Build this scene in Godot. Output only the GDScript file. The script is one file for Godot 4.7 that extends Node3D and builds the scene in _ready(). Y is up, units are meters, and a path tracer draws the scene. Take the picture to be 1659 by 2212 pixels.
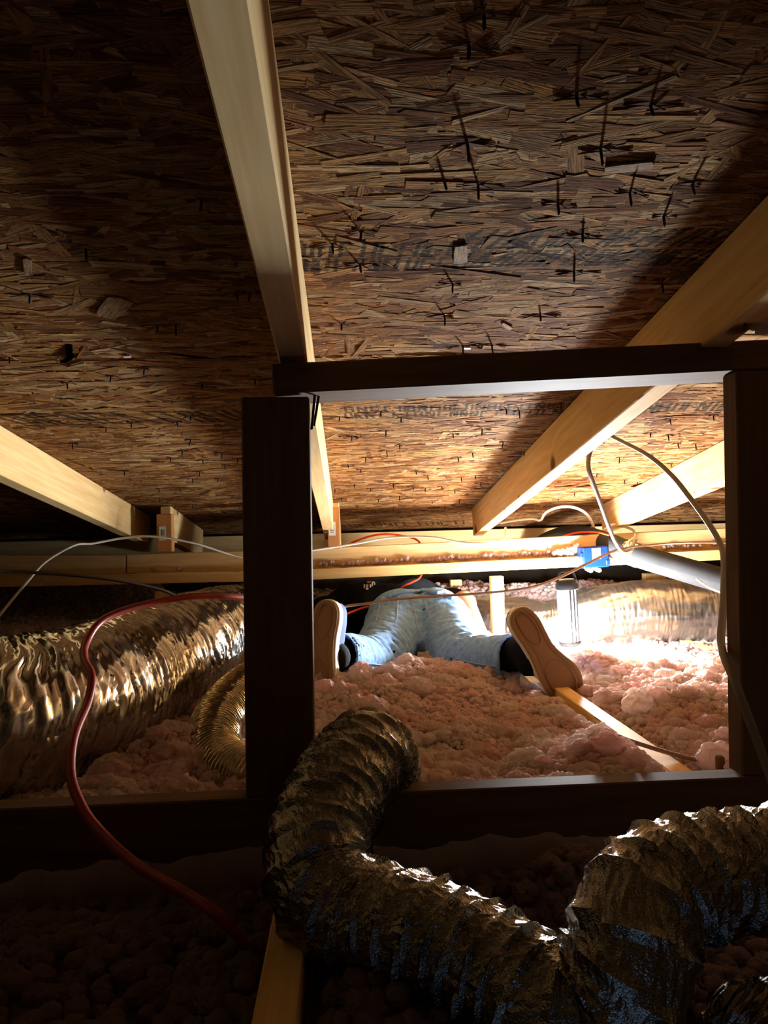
extends Node3D

# ---------------------------------------------------------------- camera numbers (pixels of the 1659x2212 frame)
const FPX := 1640.0
const EYE := Vector3(0, 0.45, 0)
const ROOF_H := 0.488      # roof underside above the eye at z = 0
const SLOPE := 0.131       # fall of the roof per metre towards -z
const RAFTER := 0.108      # rafter depth
var cam_basis: Basis
var rng := RandomNumberGenerator.new()
var M := {}
var noise_a := FastNoiseLite.new()
var noise_c := FastNoiseLite.new()

# ---------------------------------------------------------------- helpers: places
func ray(px: float, py: float) -> Vector3:
	return cam_basis * Vector3((px - 829.5) / FPX, -(py - 1106.0) / FPX, -1.0)

func at(px: float, py: float, d: float) -> Vector3:
	return EYE + ray(px, py) * d

func on_z(px: float, py: float, z: float) -> Vector3:
	var r := ray(px, py)
	return EYE + r * ((z - EYE.z) / r.z)

func on_y(px: float, py: float, y: float) -> Vector3:
	var r := ray(px, py)
	return EYE + r * ((y - EYE.y) / r.y)

func roof_y(z: float) -> float:
	return EYE.y + ROOF_H + SLOPE * z

func on_roof(px: float, py: float) -> Vector3:
	var r := ray(px, py)
	return EYE + r * (ROOF_H / (r.y - SLOPE * r.z))

# ---------------------------------------------------------------- helpers: nodes
var taken := {}
func numbered(called: String) -> String:
	if not taken.has(called):
		taken[called] = 0
		return called
	taken[called] += 1
	return "%s_%03d" % [called, taken[called]]

func tag(o: Node, label: String, category: String, group := "", kind := "") -> Node:
	if label: o.set_meta("label", label)
	if category: o.set_meta("category", category)
	if group: o.set_meta("group", group)
	if kind: o.set_meta("kind", kind)
	return o

func thing(called: String, where: Vector3) -> Node3D:
	var o := Node3D.new()
	o.name = numbered(called)
	o.position = where
	add_child(o, true)
	return o

func obj(called: String, mesh: Mesh, mat: Material, parent: Node = self) -> MeshInstance3D:
	var o := MeshInstance3D.new()
	o.name = numbered(called) if parent == self else called
	o.mesh = mesh
	o.material_override = mat
	if parent == self:
		add_child(o, true)
	else:
		parent.add_child(o, true)
	return o

# a mesh given in world coordinates, put under a thing that stands elsewhere
func part(called: String, mesh: Mesh, mat: Material, parent: Node3D) -> MeshInstance3D:
	var o := obj(called, mesh, mat, parent)
	o.transform = world_of(parent).affine_inverse()
	return o

func world_of(n: Node3D) -> Transform3D:
	var t := n.transform
	var p := n.get_parent()
	while p is Node3D and p != self:
		t = p.transform * t
		p = p.get_parent()
	return t

# ---------------------------------------------------------------- helpers: meshes
class MB:
	var v := PackedVector3Array()
	var n := PackedVector3Array()
	var uv := PackedVector2Array()
	var i := PackedInt32Array()
	func poly(p: Array, out: Vector3, uvs: Array = []) -> void:
		var nn: Vector3 = (p[1] - p[0]).cross(p[2] - p[0])
		if nn.length() < 1e-12 and p.size() > 3:
			nn = (p[2] - p[0]).cross(p[3] - p[0])
		nn = nn.normalized()
		var flip := nn.dot(out) < 0.0
		if flip: nn = -nn
		var b := v.size()
		for k in p.size():
			v.append(p[k]); n.append(nn)
			uv.append(uvs[k] if uvs.size() else Vector2(p[k].x + p[k].z, p[k].y + p[k].z))
		for k in range(1, p.size() - 1):
			if flip: i.append_array([b, b + k, b + k + 1])
			else: i.append_array([b, b + k + 1, b + k])
	func box(t: Transform3D, s: Vector3, ch := 0.0015) -> void:
		# chamfered box, length along its x; uv runs along x
		var h := s * 0.5
		var c: float = min(ch, min(h.x, min(h.y, h.z)) * 0.6)
		var ax := [Vector3.RIGHT, Vector3.UP, Vector3.BACK]
		for a in 3:
			var b := (a + 1) % 3
			var d := (a + 2) % 3
			for sg in [-1.0, 1.0]:
				var p := []
				var u := []
				for q in [[-1, -1], [1, -1], [1, 1], [-1, 1]]:
					var w: Vector3 = ax[a] * sg * h[a] + ax[b] * q[0] * (h[b] - c) + ax[d] * q[1] * (h[d] - c)
					p.append(t * w)
					u.append(Vector2(w.x, (w.y + w.z) * 2.0 + 0.13 * a) if a != 0 else Vector2(w.y * 0.3, w.z * 2.0))
				poly(p, t.basis * (ax[a] * sg), u)
		for a in 3:
			var b := (a + 1) % 3
			var d := (a + 2) % 3
			for sb in [-1.0, 1.0]:
				for sd in [-1.0, 1.0]:
					var p := []
					var u := []
					for q in [[-1, 0], [1, 0], [1, 1], [-1, 1]]:
						var w: Vector3 = ax[a] * q[0] * (h[a] - c) + ax[b] * sb * (h[b] - c * (1 - q[1])) + ax[d] * sd * (h[d] - c * q[1])
						p.append(t * w)
						u.append(Vector2(w.x, (w.y + w.z) * 2.0))
					poly(p, t.basis * (ax[b] * sb + ax[d] * sd), u)
		for sx in [-1.0, 1.0]:
			for sy in [-1.0, 1.0]:
				for sz in [-1.0, 1.0]:
					var sv := Vector3(sx, sy, sz)
					var p := []
					for a in 3:
						var w := sv * (h - Vector3(c, c, c))
						w[a] = sv[a] * h[a]
						p.append(t * w)
					poly(p, t.basis * sv)
	func mesh() -> ArrayMesh:
		var a := []
		a.resize(Mesh.ARRAY_MAX)
		a[Mesh.ARRAY_VERTEX] = v; a[Mesh.ARRAY_NORMAL] = n; a[Mesh.ARRAY_TEX_UV] = uv; a[Mesh.ARRAY_INDEX] = i
		var m := ArrayMesh.new()
		m.add_surface_from_arrays(Mesh.PRIMITIVE_TRIANGLES, a)
		return m

# smooth mesh from vertices and clockwise triangles
func smooth(v: PackedVector3Array, idx: PackedInt32Array, uv := PackedVector2Array(), col := PackedColorArray()) -> ArrayMesh:
	var n := PackedVector3Array()
	n.resize(v.size())
	for k in range(0, idx.size(), 3):
		var a := idx[k]
		var b := idx[k + 1]
		var c := idx[k + 2]
		var f := (v[c] - v[a]).cross(v[b] - v[a])
		n[a] += f; n[b] += f; n[c] += f
	for k in n.size():
		n[k] = n[k].normalized() if n[k].length_squared() > 0.0 else Vector3.UP
	var a := []
	a.resize(Mesh.ARRAY_MAX)
	a[Mesh.ARRAY_VERTEX] = v; a[Mesh.ARRAY_NORMAL] = n; a[Mesh.ARRAY_INDEX] = idx
	if uv.size(): a[Mesh.ARRAY_TEX_UV] = uv
	if col.size(): a[Mesh.ARRAY_COLOR] = col
	var m := ArrayMesh.new()
	m.add_surface_from_arrays(Mesh.PRIMITIVE_TRIANGLES, a)
	return m

func flat(v: PackedVector3Array, idx: PackedInt32Array) -> ArrayMesh:
	var vv := PackedVector3Array()
	var nn := PackedVector3Array()
	var ii := PackedInt32Array()
	vv.resize(idx.size()); nn.resize(idx.size()); ii.resize(idx.size())
	for k in range(0, idx.size(), 3):
		var a := v[idx[k]]
		var b := v[idx[k + 1]]
		var c := v[idx[k + 2]]
		var f := (c - a).cross(b - a).normalized()
		vv[k] = a; vv[k + 1] = b; vv[k + 2] = c
		nn[k] = f; nn[k + 1] = f; nn[k + 2] = f
		ii[k] = k; ii[k + 1] = k + 1; ii[k + 2] = k + 2
	var a := []
	a.resize(Mesh.ARRAY_MAX)
	a[Mesh.ARRAY_VERTEX] = vv; a[Mesh.ARRAY_NORMAL] = nn; a[Mesh.ARRAY_INDEX] = ii
	var m := ArrayMesh.new()
	m.add_surface_from_arrays(Mesh.PRIMITIVE_TRIANGLES, a)
	return m

# points every `step` metres on a smooth line through p
func spline(p: Array, step: float) -> PackedVector3Array:
	var fine := PackedVector3Array()
	for k in p.size() - 1:
		var a: Vector3 = p[max(k - 1, 0)]
		var b: Vector3 = p[k]
		var c: Vector3 = p[k + 1]
		var d: Vector3 = p[min(k + 2, p.size() - 1)]
		for j in 24:
			fine.append(b.cubic_interpolate(c, a, d, j / 24.0))
	fine.append(p[-1])
	var out := PackedVector3Array([fine[0]])
	var left := step
	for k in range(1, fine.size()):
		var a := fine[k - 1]
		var b := fine[k]
		var l := a.distance_to(b)
		var s := 0.0
		while l - s >= left:
			s += left
			left = step
			out.append(a.lerp(b, s / l))
		left -= l - s
	if out[-1].distance_to(fine[-1]) > step * 0.3: out.append(fine[-1])
	return out

func frames(path: PackedVector3Array) -> Array:
	var fr := []
	var t0 := (path[1] - path[0]).normalized()
	var u := t0.cross(Vector3.UP if abs(t0.y) < 0.9 else Vector3.RIGHT).normalized()
	for k in path.size():
		var t := (path[min(k + 1, path.size() - 1)] - path[max(k - 1, 0)]).normalized()
		u = (u - t * u.dot(t)).normalized()
		fr.append([u, t.cross(u), t])
	return fr

# a tube along path whose radius is rad.call(arc length, angle, share of length); returns [vertices, triangles, uv]
func sweep(path: PackedVector3Array, segs: int, rad: Callable, caps := true) -> Array:
	var fr := frames(path)
	var v := PackedVector3Array()
	var uv := PackedVector2Array()
	var idx := PackedInt32Array()
	var s := 0.0
	var n := path.size()
	for k in n:
		if k: s += path[k].distance_to(path[k - 1])
		for j in segs + 1:
			var th := TAU * j / segs
			var r: float = rad.call(s, th if j < segs else 0.0, float(k) / (n - 1))
			v.append(path[k] + (fr[k][0] * cos(th) + fr[k][1] * sin(th)) * r)
			uv.append(Vector2(s, float(j) / segs))
	var w := segs + 1
	for k in n - 1:
		for j in segs:
			var a := k * w + j
			idx.append_array([a, a + 1, a + w, a + 1, a + w + 1, a + w])
	if caps:
		for e in [0, n - 1]:
			v.append(path[e]); uv.append(Vector2(0, 0))
			var c := v.size() - 1
			for j in segs:
				var a: int = e * w + j
				if e == 0: idx.append_array([c, a + 1, a])
				else: idx.append_array([c, a, a + 1])
	return [v, idx, uv]

func cable_mesh(pts: Array, r: float, flatness := 1.0) -> ArrayMesh:
	var path := spline(pts, 0.012)
	var a := sweep(path, 10, func(_s, th, _k): return r * sqrt(pow(cos(th), 2) + pow(sin(th) * flatness, 2)))
	return smooth(a[0], a[1], a[2])

func cable(called: String, pix: Array, r: float, mat: Material, label: String, category := "cable", flatness := 1.0, group := "") -> MeshInstance3D:
	var pts := []
	for p in pix: pts.append(at(p[0], p[1], p[2]))
	var o := obj(called, cable_mesh(pts, r, flatness), mat)
	tag(o, label, category, group)
	return o

# timber between two points: w across, h high; the wood's ends at p0 and p1
func timber(called: String, p0: Vector3, p1: Vector3, w: float, h: float, mat: Material, parent: Node = self, up := Vector3.UP) -> MeshInstance3D:
	var x := (p1 - p0).normalized()
	var z := x.cross(up).normalized()
	var y := z.cross(x)
	var b := MB.new()
	b.box(Transform3D(), Vector3(p0.distance_to(p1), h, w), 0.002)
	var o := obj(called, b.mesh(), mat, parent)
	var t := Transform3D(Basis(x, y, z), (p0 + p1) * 0.5)
	o.transform = t if parent == self else world_of(parent).affine_inverse() * t
	return o

# ---------------------------------------------------------------- signed distances and surface nets
func cap(p: Vector3, a: Vector3, b: Vector3, ra: float, rb: float) -> float:
	var ba := b - a
	var t := clampf((p - a).dot(ba) / ba.length_squared(), 0.0, 1.0)
	return p.distance_to(a + ba * t) - lerpf(ra, rb, t)

func smin(a: float, b: float, k: float) -> float:
	var h := maxf(k - absf(a - b), 0.0) / k
	return minf(a, b) - h * h * k * 0.25

func bones(p: Vector3, list: Array, k: float) -> float:
	var d := 1e3
	for b in list:
		d = smin(d, cap(p, b[0], b[1], b[2], b[3]), k)
	return d

func nets(lo: Vector3, hi: Vector3, cell: float, f: Callable) -> Array:
	var B := 4
	var nb := Vector3i(((hi - lo) / (cell * B)).ceil())
	var nx := nb.x * B + 1
	var ny := nb.y * B + 1
	var nz := nb.z * B + 1
	var val := PackedFloat32Array()
	val.resize(nx * ny * nz)
	val.fill(99.0)
	var known := PackedByteArray()
	known.resize(nx * ny * nz)
	var active: Array[Vector3i] = []
	var reach := cell * B * 0.95
	for bz in nb.z:
		for by in nb.y:
			for bx in nb.x:
				var c := lo + (Vector3(bx, by, bz) + Vector3(0.5, 0.5, 0.5)) * cell * B
				if absf(f.call(c)) > reach: continue
				active.append(Vector3i(bx, by, bz))
				for k in B + 1:
					for j in B + 1:
						for i in B + 1:
							var x := bx * B + i
							var y := by * B + j
							var z := bz * B + k
							var id := (z * ny + y) * nx + x
							if not known[id]:
								known[id] = 1
								val[id] = f.call(lo + Vector3(x, y, z) * cell)
	var vid := {}
	var v := PackedVector3Array()
	var sx := 1
	var sy := nx
	var sz := nx * ny
	var corner := [0, sx, sy, sx + sy, sz, sx + sz, sy + sz, sx + sy + sz]
	var cpos := [Vector3(0, 0, 0), Vector3(1, 0, 0), Vector3(0, 1, 0), Vector3(1, 1, 0), Vector3(0, 0, 1), Vector3(1, 0, 1), Vector3(0, 1, 1), Vector3(1, 1, 1)]
	var edges := [[0, 1], [2, 3], [4, 5], [6, 7], [0, 2], [1, 3], [4, 6], [5, 7], [0, 4], [1, 5], [2, 6], [3, 7]]
	for b in active:
		for k in B:
			for j in B:
				for i in B:
					var x := b.x * B + i
					var y := b.y * B + j
					var z := b.z * B + k
					var id := (z * ny + y) * nx + x
					var m := 0
					for q in 8:
						if val[id + corner[q]] < 0.0: m += 1
					if m == 0 or m == 8: continue
					var s := Vector3.ZERO
					var c := 0
					for e in edges:
						var a: float = val[id + corner[e[0]]]
						var d: float = val[id + corner[e[1]]]
						if (a < 0.0) != (d < 0.0):
							s += cpos[e[0]].lerp(cpos[e[1]], clampf(a / (a - d), 0.0, 1.0))
							c += 1
					vid[id] = v.size()
					v.append(lo + (Vector3(x, y, z) + s / c) * cell)
	var idx := PackedInt32Array()
	for id in vid:
		var a: float = val[id]
		for ax in 3:
			var st: int = [sx, sy, sz][ax]
			var s1: int = [sy, sz, sx][ax]
			var s2: int = [sz, sx, sy][ax]
			var d: float = val[id + st]
			if (a < 0.0) == (d < 0.0): continue
			var q0 = vid.get(id - s1 - s2)
			var q1 = vid.get(id - s2)
			var q2 = vid.get(id)
			var q3 = vid.get(id - s1)
			if q0 == null or q1 == null or q3 == null: continue
			if a < 0.0: idx.append_array([q0, q2, q1, q0, q3, q2])
			else: idx.append_array([q0, q1, q2, q0, q2, q3])
	return [v, idx]

# where the view through a pixel first meets a solid
func meets(f: Callable, px: float, py: float, d0: float) -> Vector3:
	var r := ray(px, py)
	var l := r.length()
	var d := d0
	for k in 60:
		var h: float = f.call(EYE + r * d)
		d += h * 0.8 / l
		if h < 0.0006 or d > d0 + 2.0: break
	return EYE + r * d

# ---------------------------------------------------------------- materials
func mat(c: Color, rough := 0.8, metal := 0.0) -> StandardMaterial3D:
	var m := StandardMaterial3D.new()
	m.albedo_color = c
	m.roughness = rough
	m.metallic = metal
	m.metallic_specular = 0.35
	return m

func rgb(r: int, g: int, b: int) -> Color:
	return Color(r / 255.0, g / 255.0, b / 255.0)

func tex(im: Image) -> ImageTexture:
	return ImageTexture.create_from_image(im)

func wood_texture(sd: int, a: Color, b: Color, knots: int) -> ImageTexture:
	var w := 1024
	var h := 256
	var im := Image.create(w, h, false, Image.FORMAT_RGB8)
	var n := FastNoiseLite.new()
	n.seed = sd; n.frequency = 1.0; n.fractal_octaves = 2
	var r := RandomNumberGenerator.new()
	r.seed = sd
	var kn := []
	for k in knots: kn.append(Vector3(r.randf() * w, r.randf() * h, r.randf_range(5, 10)))
	for y in h:
		for x in w:
			var bend := 0.0
			var dark := 0.0
			for k in kn:
				var dx: float = (x - k.x) / (k.z * 1.6)
				var dy: float = (y - k.y) / k.z
				var q := dx * dx + dy * dy
				if q < 40.0:
					var g := exp(-q * 0.12)
					bend += dy * g * 0.5
					dark = maxf(dark, exp(-q * q * 0.5))
			var u := x / 1024.0
			var t := y / 256.0
			var g1 := n.get_noise_2d(u * 3.0, t * 34.0 + bend)
			var g2 := n.get_noise_2d(u * 10.0 + 50.0, t * 140.0)
			var ring := sin((t * 16.0 + bend * 1.3 + 2.0 * n.get_noise_2d(u * 1.5 + 9.0, t * 2.0)) * 4.0)
			var f := clampf(0.42 + g1 * 0.35 + g2 * 0.22 + ring * 0.13, 0.0, 1.0)
			var c := a.lerp(b, f)
			if dark > 0.01: c = c.lerp(rgb(92, 52, 26), dark * 0.85)
			im.set_pixel(x, y, c)
	return tex(im)

func lumber_mat(sd: int, a: Color, b: Color, knots: int) -> StandardMaterial3D:
	var m := mat(Color.WHITE, 0.75)
	m.metallic_specular = 0.22
	m.albedo_texture = wood_texture(sd, a, b, knots)
	m.heightmap_enabled = true
	m.heightmap_texture = m.albedo_texture
	m.heightmap_scale = 0.05
	m.uv1_scale = Vector3(0.9, 1.0, 1.0)
	return m

func fibre_texture() -> ImageTexture:
	var w := 512
	var h := 128
	var im := Image.create(w, h, false, Image.FORMAT_RGB8)
	var n := FastNoiseLite.new()
	n.seed = 4; n.frequency = 1.0; n.fractal_octaves = 3
	for y in h:
		for x in w:
			var f := 0.78 + 0.5 * n.get_noise_2d(x / 512.0 * 5.0, y / 128.0 * 46.0) + 0.2 * n.get_noise_2d(x / 512.0 * 30.0 + 7.0, y / 128.0 * 90.0)
			f = clampf(f, 0.0, 1.0)
			im.set_pixel(x, y, Color(f, f, f))
	return tex(im)

# faded stencil print of the sheets: slanted strokes and boxes in rows, too worn to read; covers x -1.0 .. 1.2 m and one sheet's 1.23 m
func print_texture(rows: Array) -> ImageTexture:
	var w := 2048
	var h := 1144
	var im := Image.create(w, h, false, Image.FORMAT_RGBA8)
	im.fill(Color(0.09, 0.075, 0.06, 0.0))
	var r := RandomNumberGenerator.new()
	r.seed = 77
	var n := FastNoiseLite.new()
	n.seed = 5; n.frequency = 0.05
	for row in rows:          # [x0, x1, from seam, height, slant, letter width, lines]
		var lines: int = row[6]
		for ln in lines:
			var lh: float = row[3] / lines * 0.8
			var y0: float = row[2] + row[3] * ln / lines
			var x: float = row[0]
			while x < row[1]:
				var lw: float = row[5] * r.randf_range(0.7, 1.25)
				var strokes := []
				strokes.append([0.0, 0.0, 0.0, 1.0])
				if r.randf() < 0.6: strokes.append([1.0, 0.0, 1.0, 1.0])
				if r.randf() < 0.5: strokes.append([0.0, 0.0, 1.0, 0.0])
				if r.randf() < 0.5: strokes.append([0.0, 1.0, 1.0, 1.0])
				if r.randf() < 0.45: strokes.append([0.0, 0.5, 1.0, 0.5])
				if r.randf() < 0.2: strokes.append([0.0, 0.0, 1.0, 1.0])
				var br := 3 if lines == 1 else 2
				for s in strokes:
					var a := Vector2(x + s[0] * lw * 0.62 + row[4] * s[1] * lh, y0 + s[1] * lh)
					var b := Vector2(x + s[2] * lw * 0.62 + row[4] * s[3] * lh, y0 + s[3] * lh)
					var cnt := int(a.distance_to(b) / 0.001) + 1
					for k in cnt + 1:
						var p := a.lerp(b, float(k) / cnt)
						var px := int((p.x + 1.0) / 2.2 * w)
						var py := int(p.y / 1.23 * h)
						for dy in range(-br, br + 1):
							for dx in range(-br, br + 1):
								if px + dx < 0 or px + dx >= w or py + dy < 0 or py + dy >= h: continue
								var al := clampf(0.8 + 0.5 * n.get_noise_2d(px + dx, (py + dy) * 3), 0.0, 0.9)
								if r.randf() < 0.12: al *= 0.4
								im.set_pixel(px + dx, py + dy, Color(0.09, 0.075, 0.06, al))
				x += lw * r.randf_range(0.95, 1.2)
	return tex(im)

func barcode_texture() -> ImageTexture:
	var im := Image.create(64, 96, false, Image.FORMAT_RGB8)
	im.fill(rgb(238, 238, 235))
	var r := RandomNumberGenerator.new()
	r.seed = 3
	var x := 14
	while x < 50:
		var w := r.randi_range(1, 3)
		im.fill_rect(Rect2i(x, 20, w, 44), rgb(40, 40, 44))
		x += w + r.randi_range(1, 3)
	for k in 6: im.fill_rect(Rect2i(14 + k * 6, 70, 4, 5), rgb(70, 70, 74))
	return tex(im)

func crumple_texture() -> ImageTexture:
	var n := FastNoiseLite.new()
	n.seed = 8; n.noise_type = FastNoiseLite.TYPE_CELLULAR; n.frequency = 0.04
	n.cellular_return_type = FastNoiseLite.RETURN_DISTANCE2_SUB
	var im := n.get_seamless_image(512, 512)
	im.convert(Image.FORMAT_RGB8)
	return tex(im)

func fuzz_texture() -> ImageTexture:
	var n := FastNoiseLite.new()
	n.seed = 21; n.frequency = 0.06; n.fractal_octaves = 5; n.fractal_gain = 0.65
	var im := n.get_seamless_image(512, 512)
	im.convert(Image.FORMAT_RGB8)
	return tex(im)

func denim_texture() -> ImageTexture:
	var im := Image.create(256, 256, false, Image.FORMAT_RGB8)
	var n := FastNoiseLite.new()
	n.seed = 2; n.frequency = 0.03; n.fractal_octaves = 4
	var r := RandomNumberGenerator.new()
	r.seed = 12
	for y in 256:
		for x in 256:
			var f := 0.80 + 0.22 * n.get_noise_2d(x, y) + (0.10 if (x + y) % 4 < 2 else 0.0) + r.randf_range(-0.07, 0.07)
			im.set_pixel(x, y, Color(clampf(f, 0, 1), clampf(f, 0, 1), clampf(f, 0, 1)))
	return tex(im)

func make_materials() -> void:
	M.pine = lumber_mat(11, rgb(234, 202, 146), rgb(212, 168, 104), 3)
	M.pine_b = lumber_mat(37, rgb(230, 194, 132), rgb(206, 156, 92), 5)
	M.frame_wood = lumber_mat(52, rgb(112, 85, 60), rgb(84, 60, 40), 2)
	M.block_wood = lumber_mat(71, rgb(206, 150, 92), rgb(184, 124, 70), 1)
	M.osb_board = mat(rgb(168, 124, 74), 0.9)
	M.nail = mat(rgb(38, 34, 32), 0.5, 0.6)
	M.splinter = mat(rgb(98, 60, 32), 0.9)
	M.flake = mat(rgb(172, 132, 86), 0.85)
	M.flake.albedo_texture = fibre_texture()
	M.flake.uv1_scale = Vector3(4, 9, 1)
	M.osb_paper = mat(rgb(190, 172, 148), 0.9)
	M.paint = mat(rgb(150, 140, 128), 0.9)
	M.shade_wall = mat(rgb(70, 58, 46), 0.95)
	var cr := crumple_texture()
	M.foil = mat(rgb(206, 200, 190), 0.24, 1.0)
	M.foil.heightmap_enabled = true
	M.foil.heightmap_texture = cr
	M.foil.heightmap_scale = 0.12
	M.foil.uv1_triplanar = true
	M.foil.uv1_scale = Vector3(7, 7, 7)
	M.duct_foil = mat(rgb(196, 190, 180), 0.36, 1.0)
	M.mylar = mat(rgb(216, 212, 204), 0.2, 1.0)
	M.gold_foil = mat(rgb(206, 188, 148), 0.2, 1.0)
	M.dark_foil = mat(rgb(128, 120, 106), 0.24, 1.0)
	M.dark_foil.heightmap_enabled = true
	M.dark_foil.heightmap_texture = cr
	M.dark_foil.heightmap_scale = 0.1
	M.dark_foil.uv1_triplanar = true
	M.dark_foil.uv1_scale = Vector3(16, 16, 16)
	M.fluff = mat(Color.WHITE, 1.0)
	M.fluff.vertex_color_use_as_albedo = true
	M.fluff.metallic_specular = 0.1
	M.fluff.backlight_enabled = true
	M.fluff.backlight = Color(1.0, 0.93, 0.89)
	M.fluff.heightmap_enabled = true
	M.fluff.heightmap_texture = fuzz_texture()
	M.fluff.heightmap_scale = 0.5
	M.fluff.uv1_triplanar = true
	M.fluff.uv1_world_triplanar = true
	M.fluff.uv1_scale = Vector3(14, 14, 14)
	M.white_cable = mat(rgb(226, 222, 210), 0.5)
	M.brown_cable = mat(rgb(128, 98, 76), 0.6)
	M.grey_cable = mat(rgb(122, 112, 102), 0.55)
	M.dark_cable = mat(rgb(74, 60, 48), 0.6)
	M.red_hose = mat(rgb(142, 48, 36), 0.3)
	M.orange_cord = mat(rgb(226, 76, 34), 0.45)
	M.pvc = mat(rgb(50, 50, 50), 0.75)
	M.black = mat(rgb(22, 22, 24), 0.5)
	M.blue = mat(rgb(3, 40, 122), 0.5)
	M.white = mat(rgb(236, 236, 232), 0.7)
	M.label = mat(Color.WHITE, 0.7)
	M.label.albedo_texture = barcode_texture()
	M.denim = mat(Color.WHITE, 0.9)
	M.denim.albedo_texture = denim_texture()
	M.denim.albedo_color = rgb(140, 182, 230)
	M.denim.uv1_triplanar = true
	M.denim.uv1_scale = Vector3(7, 7, 7)
	M.denim.rim_enabled = true
	M.denim.rim = 0.3
	M.denim_seam = mat(rgb(150, 168, 186), 0.9)
	M.shirt = mat(rgb(20, 20, 23), 0.95)
	M.skin = mat(rgb(206, 156, 124), 0.6)
	M.hair = mat(rgb(40, 28, 20), 0.8)
	M.sock = mat(rgb(12, 12, 15), 0.95)
	M.outsole = mat(rgb(150, 112, 78), 0.75)
	M.midsole = mat(rgb(226, 214, 192), 0.7)
	M.upper = mat(rgb(70, 84, 118), 0.85)
	M.lens_white = mat(rgb(240, 245, 250), 0.4)
	M.lens_white.emission_enabled = true
	M.lens_white.emission = Color(0.92, 0.97, 1.0)
	M.lens_white.emission_energy_multiplier = 0.45

# ---------------------------------------------------------------- build
func _ready() -> void:
	rng.seed = 20240
	noise_a.seed = 6; noise_a.frequency = 1.0; noise_a.fractal_octaves = 3
	noise_c.seed = 9; noise_c.frequency = 1.0; noise_c.noise_type = FastNoiseLite.TYPE_CELLULAR
	noise_c.cellular_return_type = FastNoiseLite.RETURN_DISTANCE
	# camera, exposure
	cam_basis = Basis.from_euler(Vector3(deg_to_rad(1.85), deg_to_rad(-2.77), 0)) * Basis(Vector3.BACK, deg_to_rad(-1.5))
	var cam := Camera3D.new()
	cam.name = "camera"
	cam.fov = rad_to_deg(2.0 * atan(1106.0 / FPX))
	cam.near = 0.02
	cam.transform = Transform3D(cam_basis, EYE)
	add_child(cam, true)
	cam.current = true
	var env := Environment.new()
	env.background_mode = Environment.BG_COLOR
	env.background_color = Color(0.27, 0.36, 0.5)   # cool fill for blue duct glints, through the added, unseen hatch under the camera
	env.tonemap_mode = Environment.TONE_MAPPER_LINEAR
	env.tonemap_exposure = 4.0
	env.sdfgi_enabled = true
	env.ssao_enabled = true
	env.ssil_enabled = true
	var we := WorldEnvironment.new()
	we.name = "environment"
	we.environment = env
	add_child(we, true)
	make_materials()
	build_shell()
	build_roof()
	build_rafters()
	build_knee_frame()
	build_eave_beam()
	build_insulation()
	build_ducts()
	build_person()
	build_work_light()
	build_pipe_and_box()
	build_cables()
	build_small()

# ---- the room
func slab(called: String, lo: Vector3, hi: Vector3, m: Material) -> MeshInstance3D:
	var b := MB.new()
	b.box(Transform3D(Basis(), (lo + hi) * 0.5), hi - lo)
	var o := obj(called, b.mesh(), m)
	o.set_meta("kind", "structure")
	return o

const X0 := -2.3
const X1 := 2.6
const Z0 := -3.72
const Z1 := 4.5
func build_shell() -> void:
	var b := MB.new()
	# ceiling boards under the joists; unseen hatch added below the camera for blue glints
	for r in [[X0, X1, Z0, -0.46], [X0, X1, -0.22, Z1], [X0, 0.0, -0.46, -0.22], [0.24, X1, -0.46, -0.22]]:
		b.box(Transform3D(Basis(), Vector3((r[0] + r[1]) * 0.5, -0.037, (r[2] + r[3]) * 0.5)), Vector3(r[1] - r[0], 0.014, r[3] - r[2]))
	obj("floor", b.mesh(), M.paint).set_meta("kind", "structure")
	slab("wall_left", Vector3(X0 - 0.05, -0.05, Z0), Vector3(X0, 1.6, Z1), M.shade_wall)
	slab("wall_right", Vector3(X1, -0.05, Z0), Vector3(X1 + 0.05, 1.6, Z1), M.shade_wall)
	slab("wall_back", Vector3(X0, -0.05, Z1), Vector3(X1, 1.6, Z1 + 0.05), M.shade_wall)
	slab("wall_far", Vector3(X0, -0.05, Z0 - 0.05), Vector3(X1, 0.6, Z0), M.shade_wall)

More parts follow.
